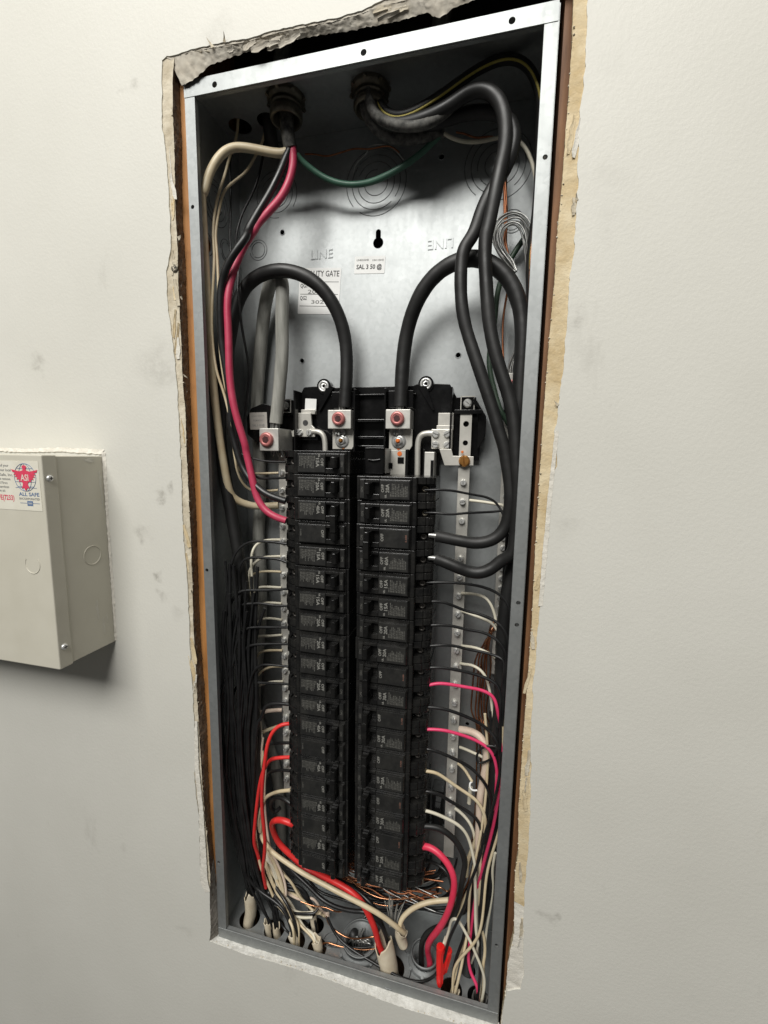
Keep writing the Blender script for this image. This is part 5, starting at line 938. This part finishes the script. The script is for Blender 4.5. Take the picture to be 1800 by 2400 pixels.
R_('cream wire from the lower pole of the third right 30A breaker', [(263,25,277.7),(269.8,25,278.3),(280.4,27,276.7),(291.2,30,269.2),(304.8,33,258.9),(318.5,35,250.4),(329.4,36,242.2),(335.4,36,232.6),(339,36,221.3),(339,38,201.8),(335.5,38,179.2),(336.5,36,142.2),(336.5,34,112.6),(338.6,32,83.3),(344.1,28,73.9),(346.3,24,55.5),(344.3,20,42.3),(346.8,18,26.4),(344,17,-25)], 'wire_cream', 1.9, 'cream_wire')
R_('black wire from the upper pole of the fourth right 30A breaker', [(263.7,25,251.5),(273.3,25,252.6),(285.3,28,248.5),(298.9,32,239),(313.9,35,230.4),(324.9,36,223.3),(331.9,36,215.5),(335.9,36,202.2),(337.1,38,182.8),(331.6,40,160.4),(325.1,40,118.6),(319.5,38,86.5)], r=1.9)
R_('pale yellow wire from the lower pole of the fourth right 30A breaker', [(263,25,226.2),(269.2,25,226.8),(280.8,27,224),(293,30,218.1),(306.7,32,211.5),(316.5,33,202.5),(322.4,33,190.1),(326.4,32,176.7),(330.2,30,161.1),(330,28,156.9),(332,26,128.3),(333.3,24,99.4),(335.6,22,78.7),(338.8,20,69.4),(330,38,20),(329,42,-25)], 'wire_white', 1.9, 'cream_wire')
R_('thick black wire from the upper pole of the lowest right double breaker', [(266.3,25,205.5),(272.6,25,206.7),(284.2,26,207),(296.6,27,201.4),(307.8,28,191),(315,28,178.5),(318.5,28,164.7),(317,28,156.4),(313.9,28,120.8),(309.3,28,95.3),(298.7,30,73.3),(283.7,34,57.8),(273.5,37,42.4),(268.2,38,24.8),(268.5,38,5.8),(270,38,-25)], 'cable_black', 3.4, 'black_cable')
R_('thick red wire curving from the lowest right double breaker to the floor bushing', [(258.6,26,174.4),(268.5,25,179.2),(279.2,23,180.8),(291.3,20,176.4),(301.4,17,167.6),(306.8,15,155.1),(306.7,14,138.4),(303.4,14,118.7),(297.5,16,96.4),(289.5,20,74.1),(280.9,26,51.8),(276.9,31,33.2),(277.8,36,14.2),(280.6,38,-2.3),(276,38,-25)], 'wire_hot_pink', 3.7, 'red_cable', n=16)
R_('small black wire under the thick red curve', [(263.3,60,124.1),(274.4,55,128.8),(285.3,50,131.9),(295.9,46,129.1),(302.4,42,118),(304.8,40,96.3),(303.3,36,67.4)], r=2.0)
# right neutrals
R_('speckled white wire from the seventh screw of the right bar', [(299.3,66,483.8),(306.2,62,485.5),(318.2,56,487.1),(327.4,52,485.2),(333.5,50,478.3),(337.8,50,467.2),(340.5,50,455.8),(343.7,48,441.9),(348.2,46,421.3),(350.3,44,408.7),(352.3,44,389.5)], 'wire_white', 1.6, 'white_wire')
R_('white wire tucked under a black one on the right bar', [(300.2,66,462.2),(305.1,62,462.5),(319.4,54,461.4),(335,48,458.1),(341.7,46,450.5),(347.5,44,439.3),(351.7,42,430.5),(353,42,411.5)], 'wire_white', 1.6, 'white_wire')
R_('speckled white wire at the tenth screw of the right bar', [(301.9,66,418.9),(304.8,62,420.4),(317,56,423.2),(329,52,421.6),(339.6,50,417.8),(345.2,48,412.3),(348,46,401.1),(347.5,46,386.2),(351,46,367)], 'wire_white', 1.6, 'white_wire')
R_('speckled white wire in front of the copper bundle', [(301.4,66,396),(305,62,397.7),(315.3,56,400.7),(324.8,52,398.3),(331.7,50,391),(336.4,50,375.9),(339.7,48,359.7),(342.1,48,342.7),(344.4,48,329.9),(348.4,46,287.9),(348.8,44,265.7)], 'wire_white', 1.7, 'white_wire')
R_('short white wire at the second screw of the right bar', [(303.9,67,594.7),(322.4,62,593.6),(333.7,60,592.2),(341,60,591.1),(345.2,60,585.5)], 'wire_white', 1.7, 'white_wire')
R_('second white wire dropping beside the copper bundle', [(335.7,56,417.7),(342.5,54,411.1),(347.1,52,401.4),(350.4,50,394.4),(354.6,50,386.5),(356.6,50,359.7)], 'wire_white', 1.6, 'white_wire')
wire('cable_jacket', 'thick cream cable jacket bending down from the right bar', 'wire_blush', 4.3, [(304.3,60,314),(314.7,56,317.1),(325.8,50,317.9),(333,46,313),(336.1,44,303.2),(336.6,44,287),(334.3,44,264.1),(331.3,44,240.6),(332.3,44,210),(332.3,44,178.8),(333.4,44,147.2),(329.6,46,137.6),(326.6,48,106.8)], cat='cable', n=16)
R_('short cream wire end below the jacket', [(305,66,286.4),(310.1,62,288.3),(320,56,289.9),(329.7,52,289.9),(335.1,50,289)], 'wire_white', 1.7, 'white_wire')
R_('peach wire dropping to a white hook beside the jacket', [(303.7,67,263),(308.2,62,263.8),(313.5,58,261.7),(318.7,54,257.1),(321.7,52,254.2)], 'wire_cream', 1.8, 'cream_wire')
R_('white plastic hook beside the cream jacket', [(321.7,52,254.2),(319.3,50,253),(319.6,48,249.3),(322.8,46,247.8),(328.2,46,249)], 'sticker_white', 1.1, 'plastic_hook', cat='hook')
R_('pale grey wire end hanging under the hook', [(320.3,54,244.5),(319.9,55,235),(319.4,56,221.4)], 'wire_white', 2.6, 'cream_wire')
R_('white wire from the lowest screws of the right bar', [(302.5,66,200.8),(305.5,64,201.3),(313.8,58,200.8),(321.2,54,196.3),(326.7,52,185.5),(328.7,50,171.9),(331.4,48,142.5),(334.1,46,130.7)], 'wire_white', 1.9, 'white_wire')
R_('thin black wire tied in a loop around the cream jacket', [(351.4,34,314.1),(344.2,34,318.1),(332.8,34,314.9),(325.7,36,302.6),(327.3,38,290.9),(336.2,36,295.6),(344.5,34,306),(347.1,34,316.2),(345.5,36,318)], r=1.3)
R_('black wire rising in front of the right bundle from the floor loop', [(143.4,30,35.2),(158.6,24,19),(183.2,17,14.7),(207.1,14,11.2),(230.2,12,6.5),(252.5,11,3.9),(271.2,11,6.5),(285,12,15.7),(295.5,13,33.2),(300.3,14,53.1),(303.6,15,72.3),(312.1,17,96.5),(321.7,18,126.6),(323.5,18,145.8),(329.3,19,166.2),(334.8,20,188.7),(337.7,22,209.2),(341,24,223.1),(346.2,26,247.6),(350.1,28,273.1),(352,30,292.1),(352,32,313.6)], r=1.7)
R_('white wire forming an upside-down U above the red connectors', [(296.8,22,48.1),(299.8,23,60.9),(303.3,24,77.2),(305,24,88.2),(309.7,24,92.4),(315.4,23,89.5),(320.8,22,82),(328.1,20,72.3),(335.2,18,59.6),(342.6,16,45.5),(346.9,15,32.2),(346.6,14,15.7),(341,15,-25)], 'wire_white', 1.7, 'white_wire')
R_('cream wire dropping into the second floor knockout from the right', [(325,36,90.6),(324.3,28,67.5),(321.9,22,54.8),(319.8,18,38.1),(316.6,14,21.2),(313.3,12,3.1),(309,14,-25)], 'wire_cream', 1.7, 'cream_wire')
R_('cream wire behind the red connectors leading to the same knockout', [(324.3,40,69.1),(321.3,32,48.3),(317.1,28,38.7),(314.9,24,28.4),(310.1,16,4.5),(305,18,-25)], 'wire_cream', 1.4, 'cream_wire')
R_('pale wire rising along the inside of the right flange', [(351.8,30,186.8),(349.8,32,161.2),(351.5,34,140.7),(350.2,34,110.3),(346.9,32,81.1),(346,30,55.7),(345,28,33.4)], 'wire_white', 1.6, 'white_wire')
R_('thick black wire descending inside the right flange to the bottom', [(354.4,40,308.2),(354.9,40,234.3),(344.4,38,204.7),(344.2,38,181.4),(347.8,36,161.1),(348.8,34,140),(345.2,32,101.5),(339.5,30,78),(333.8,28,54.2),(326,40,10),(327,41,-25)], r=2.8)
R_('cream wire behind the thick black one at lower right', [(320.1,44,132.2),(320.6,46,151.3),(326.8,48,170.1),(331.4,50,190.1)], 'wire_cream', 2.6, 'cream_wire')
R_('cream wire slanting left across the lower right bundle', [(325.6,40,122),(321.3,36,112.3),(315.2,32,98.8),(309.5,30,86.5)], 'wire_cream', 2.6, 'cream_wire')
R_('magenta wire hidden among the lower right bundle', [(351.3,46,309.1),(351.2,46,258.5),(350.3,44,222.1),(340.1,44,166.5),(337.8,44,142),(331.5,40,97.7)], 'wire_magenta', 1.9, 'pink_wire')
rnd = random.Random(52)
for k, (hx, hy) in enumerate(((309, 15), (328, 42), (340, 18), (309, 18), (328, 40), (340, 15))):
    base = [(344.3,46,345.7),(349.6,44,289.6),(347.2,42,230.7),(337.9,40,170),(335.9,36,126.2),(332.4,30,83.9)]
    dx = rnd.uniform(-12, 7); dy = rnd.uniform(-12, 6)
    pts = [(min(357, x + dx + rnd.uniform(-3, 3)), y + dy + rnd.uniform(-3, 3), z + rnd.uniform(-8, 8)) for x, y, z in base] + [(hx + 2, hy + 4, 34), (hx + rnd.uniform(-3, 3), hy, 4), (hx, hy, -25)]
    dark = k % 2
    wire('black_wire' if dark else 'cream_wire', 'black wire woven through the lower right bundle' if dark else 'cream wire woven through the lower right bundle', 'wire_black' if dark else ('wire_cream', 'wire_white')[k % 4 // 2], 1.8 if dark else 1.6, pts, 'dark wires of the lower right bundle' if dark else 'cream wires of the lower right bundle')
wire('cream_cable', 'short thick cream wire rising from the sheath toward the red curve', 'wire_cream', 3.0, [(300.5,40,97),(297,40,95.6),(279.3,38,91),(261.1,34,83.5),(248.7,30,73.6),(243,26,66.5),(241.8,22,56.8)], n=14)
rnd = random.Random(21)
for k in range(7):
    base = [(338.2,80,425.3),(333.2,80,420.3),(329.5,80,410.9),(327.3,80,398.7),(327.6,80,373.8),(326.7,80,350.7),(326.1,80,325.8),(331.7,76,312.2),(335.4,74,292.4),(336.6,70,251.6),(337.2,64,209),(326,56,114.3),(310.5,48,82)]
    pts = [(x + (k - 3) * 2.9 * (0.4 + .6 * (i > 2)) + rnd.uniform(-1.8, 1.8), y - (k % 3) * 2.4 + rnd.uniform(-1.5, 1.5), z + (5 * k * .8 if i < 2 else rnd.uniform(-3, 3))) for i, (x, y, z) in enumerate(base)]
    wire('copper_wire', 'bare copper ground wire in the brown bundle at the right side', 'copper_bright' if k % 2 == 0 else 'copper', 1.0, pts, 'copper ground wires down the right side')
# copper nest under the breakers
rnd = random.Random(8)
for k in range(30):
    x0 = rnd.uniform(115, 185); x1 = rnd.uniform(245, 292); z0 = rnd.uniform(62, 98); z1 = rnd.uniform(62, 100); y0 = rnd.uniform(46, 78); y1 = rnd.uniform(46, 78)
    sag = rnd.uniform(-6, 24); pts = [(x0 - 16, y0 + 8, z0 + rnd.uniform(0, 20)), (x0, y0, z0)]
    for s in range(1, 5):
        t = s / 5; pts.append((x0 + (x1 - x0) * t + rnd.uniform(-3, 3), y0 + (y1 - y0) * t + rnd.uniform(-5, 5), z0 + (z1 - z0) * t - sag * math.sin(math.pi * t) + rnd.uniform(-3, 3)))
    pts.append((x1, y1, z1))
    wire('copper_wire' if k % 9 == 0 or k % 4 < 3 else 'silver_wire', 'bright copper wire in the tangle under the breaker columns' if k % 9 == 0 else 'dull brown copper wire in the tangle under the breaker columns' if k % 4 < 3 else 'bare silver wire in the tangle under the breaker columns', 'copper_bright' if k % 9 == 0 else 'copper' if k % 4 < 3 else 'strand_aluminium', rnd.choice((.8, .9, 1.1)), pts, 'copper tangle under the breakers')
rnd = random.Random(15)
for k in range(14):
    x0 = rnd.uniform(70, 150); x1 = rnd.uniform(230, 320); y0 = rnd.uniform(60, 86); y1 = rnd.uniform(60, 86); z0 = rnd.uniform(30, 92); z1 = rnd.uniform(34, 110); pts = [(x0 - 14, y0, z0 + 26)]
    for s in range(0, 5):
        t = s / 4; pts.append((x0 + (x1 - x0) * t + rnd.uniform(-8, 8), y0 + (y1 - y0) * t + rnd.uniform(-7, 5), z0 + (z1 - z0) * t - 18 * math.sin(math.pi * t) + rnd.uniform(-6, 6)))
    pts.append((x1 + 12, y1, z1 + 30))
    wire('black_wire', 'dark wire crossing low behind the copper tangle at the bottom', 'wire_black', rnd.choice((1.4, 1.7, 2.3)), pts, 'dark wires crossing behind the copper tangle')
wire('copper_wire', 'bright copper wire snaking over the small floor knockouts', 'copper_bright', 0.9, [(100.7,40,35.7),(119.4,40,34),(136.2,40,37.2),(147.8,40,35.3),(158.4,38,39.1),(168.1,38,47.4)])
wire('copper_wire', 'copper wire sagging from the knockouts to the large sheath', 'copper_bright', 1.0, [(140.2,34,31.2),(144.3,32,24.1),(157.1,28,20.7),(173.9,26,18.8),(190.2,24,25.8),(207.1,24,33.8),(215.3,28,32.3)])
wire('copper_wire', 'bright copper wire close to the floor by the torn sheath', 'copper_bright', 1.0, [(136.7,22,2),(146.5,22,7.9),(160.9,22,7.4),(182.5,24,7.5),(198.1,24,11),(213,26,15.9)])
wire('black_wire', 'black wire lying close to the floor beside the bright copper', 'wire_black', 1.4, [(137.5,24,-2.9),(150.6,24,1.4),(170.7,26,3.7),(193.8,28,7.9),(211.9,30,13.9)])
wire('copper_wire', 'copper wire arching under the right breaker column', 'copper_bright', 1.0, [(263.5,60,61),(268,58,76.8),(278.5,56,89.8),(288.8,56,94),(297.8,56,89.5),(303.2,56,104.5)])
p0 = (232.6,30,59.3)
t = thing('fibre_tuft', 'frayed grey fibre tuft standing above the large cream sheath', 'fibre', (p0[0], 30, p0[2] - 16))
MB().tube([(235.9,30,48.4),(232.6,30,62.7),(229.3,30,76.9)], 1.0, 8).build('fibre_core', 'dusty_black', t)
rnd = random.Random(31)
for k in range(14):
    a = rnd.uniform(-.5, .5)
    MB().tube([(p0[0] + a * 8, 30 + rnd.uniform(-4, 4), p0[2] - 8), (p0[0] + a * 14, 30 + rnd.uniform(-5, 5), p0[2] + 12), (p0[0] + a * 26, 30 + rnd.uniform(-6, 6), p0[2] + 26 + rnd.uniform(-6, 6))], .5, 6).build('fibre_wisp', 'cable_grey', t)
base = [(194.9,70,6.9),(184.4,60,2.6),(177.2,46,1.1),(178.7,36,-0.3)]
t = thing('stranded_floor_conductor', 'bare silver stranded conductor rising from the grey floor bushing', 'wire', (190, 34, -10))
for k in range(10):
    s_ = (k - 4.5) * 2.1
    MB().tube([(x + s_ + rnd.uniform(-.6, .6), y + (k % 3) * 2.0, z + s_ * .4) for x, y, z in base] + [(190 + s_ * 1.3, 34 + (k % 3) * 2, 10), (190 + s_ * 1.3, 34 + (k % 3) * 3, -10)], 1.1, 8).build('bare_strand', 'strand_aluminium', t)
wire('dark_cable', 'dark flattened cable standing behind the silver strands', 'cable_black', 7.0, [(148.9,70,-7.3),(159.3,60,-7.1),(166.4,54,-12.4),(176,44,8),(176,42,-10)], cat='cable', n=14)
# ------------------------------------------------------------------ torn sheaths rising from the floor knockouts
def sheath(label, pts, r, seed, mat='jacket_cream', flare=1.0):
    P_ = crom(pts, 8); m = len(P_); n = 22; vs = []; fs = []
    rnd = random.Random(seed); up = None
    jag = [noise.noise(Vector((math.cos(6.283 * k / n) * 1.3, math.sin(6.283 * k / n) * 1.3, seed * 3.1))) for k in range(n)]
    for i, p in enumerate(P_):
        t = (P_[min(i + 1, m - 1)] - P_[max(i - 1, 0)]).normalized()
        if up is None: up = t.orthogonal().normalized()
        up = (up - t * up.dot(t)).normalized(); b = t.cross(up); q = i / (m - 1)
        for k in range(n):
            a = 6.28319 * k / n; rr = r * (1 + (flare - 1) * q + .05 * math.sin(3 * a + q * 4)); e = up * math.cos(a) + b * math.sin(a)
            vs.append(p + e * rr + t * (jag[k] * r * 1.5 * max(0, q - .55) / .45))
    for i in range(m - 1):
        for k in range(n): fs.append((i * n + k, i * n + (k + 1) % n, (i + 1) * n + (k + 1) % n, (i + 1) * n + k))
    o = MB().add(vs, fs, True).build('cable_jacket_end', mat); tag(o, label, 'cable jacket')
    s = o.modifiers.new('thickness', 'SOLIDIFY'); s.thickness = 0.0011; s.offset = -1
    return o
sheath('torn cream jacket end standing in the leftmost floor knockout', [(28,28,-20),(27.7,27,-8.2),(30.9,27,11.5),(31.3,27,26.3),(30.9,27,40.9)], 7.6, 2)
sheath('short cream jacket end in the second floor knockout, left half', [(62,24,-20),(59.7,24,-1.8),(59,24,5.3),(57.9,24,10.5)], 4.8, 3)
sheath('short cream jacket end in the second floor knockout, right half', [(75,25,-20),(71.9,24,-1.6),(71.6,24,3.8),(71.7,24,9.3)], 4.8, 4)
sheath('small split cream jacket in the third floor knockout', [(103,17,-20),(102.8,18,-7.6),(101.3,18,2.7),(98.4,19,9.5)], 5.2, 5, flare=1.25)
sheath('small torn cream jacket in the fourth floor knockout', [(136,16,-20),(135.8,17,-4.3),(135.2,17,4.4),(132.7,18,12.9)], 5.4, 6, flare=1.2)
sheath('cream jacket end in the rear floor knockout', [(121,42,-20),(120,42,-3),(118.4,42,7.5),(117.6,42,16.5)], 4.6, 7)
sheath('large cream cable sheath with ragged top between the breakers and the floor', [(238,17,-20),(232.7,19,-13.9),(229.2,20,2.5),(225.7,21,17.2),(222.2,22,31.8)], 11.5, 8)
sheath('torn cream jacket flap behind the large sheath', [(246.5,32,23.6),(243.3,32,31.2),(241.6,32,39.2),(243,32,44.8)], 6.0, 9, flare=1.3)
sheath('small peach jacket end in the right floor knockout', [(309,15,-20),(312.1,14,-5.3),(313.9,14,0.4),(314.4,14,5.6)], 4.6, 10)
sheath('dark cable end filling the last floor knockout', [(340,17,-20),(342.1,16,-3.7),(342.5,16,1.5),(342.4,16,5.5)], 9.0, 11, 'dusty_black')
# insulated conductors visible inside the large sheath
for (dx, dy, mt, lb) in ((-4, -2, 'wire_red', 'red'), (4, 1, 'wire_black', 'black')): pass
# red winged wire connectors
def connector(label, p0, p1):
    p0 = Vector(p0); p1 = Vector(p1); d = (p1 - p0); ln = d.length; d.normalize()
    t = thing('wire_connector', label, 'wire connector', tuple(p1), 'red wire connectors')
    MB().lathe(p0, d, [(4.6, 0), (5.0, .8), (4.8, 3), (4.3, ln * .45), (4.4, ln * .5), (3.9, ln * .8), (3.4, ln * .95), (2.4, ln)], 12).build('connector_shell', 'connector_red', t)
    a = d.orthogonal().normalized(); b = d.cross(a); m = MB()
    for k in range(6):
        e = a * math.cos(k * 1.047) + b * math.sin(k * 1.047); m.tube([p0 + e * 4.6 + d * 4, p0 + e * 4.3 + d * (ln * .5), p0 + e * 3.6 + d * (ln * .9)], .7, 6, 3)
    m.build('grip_rib', 'connector_red', t); return t
connector('longer bright red wire connector hanging at lower right', (294,16,59), (294.9,10,10.8))
connector('shorter bright red wire connector beside the longer one', (303.2,20,52), (298,17,21.2))
wire('white_wire', 'white wire entering the longer red connector', 'wire_white', 1.6, [(299.5,26,62),(297.3,22,56.5),(296,18,53)])
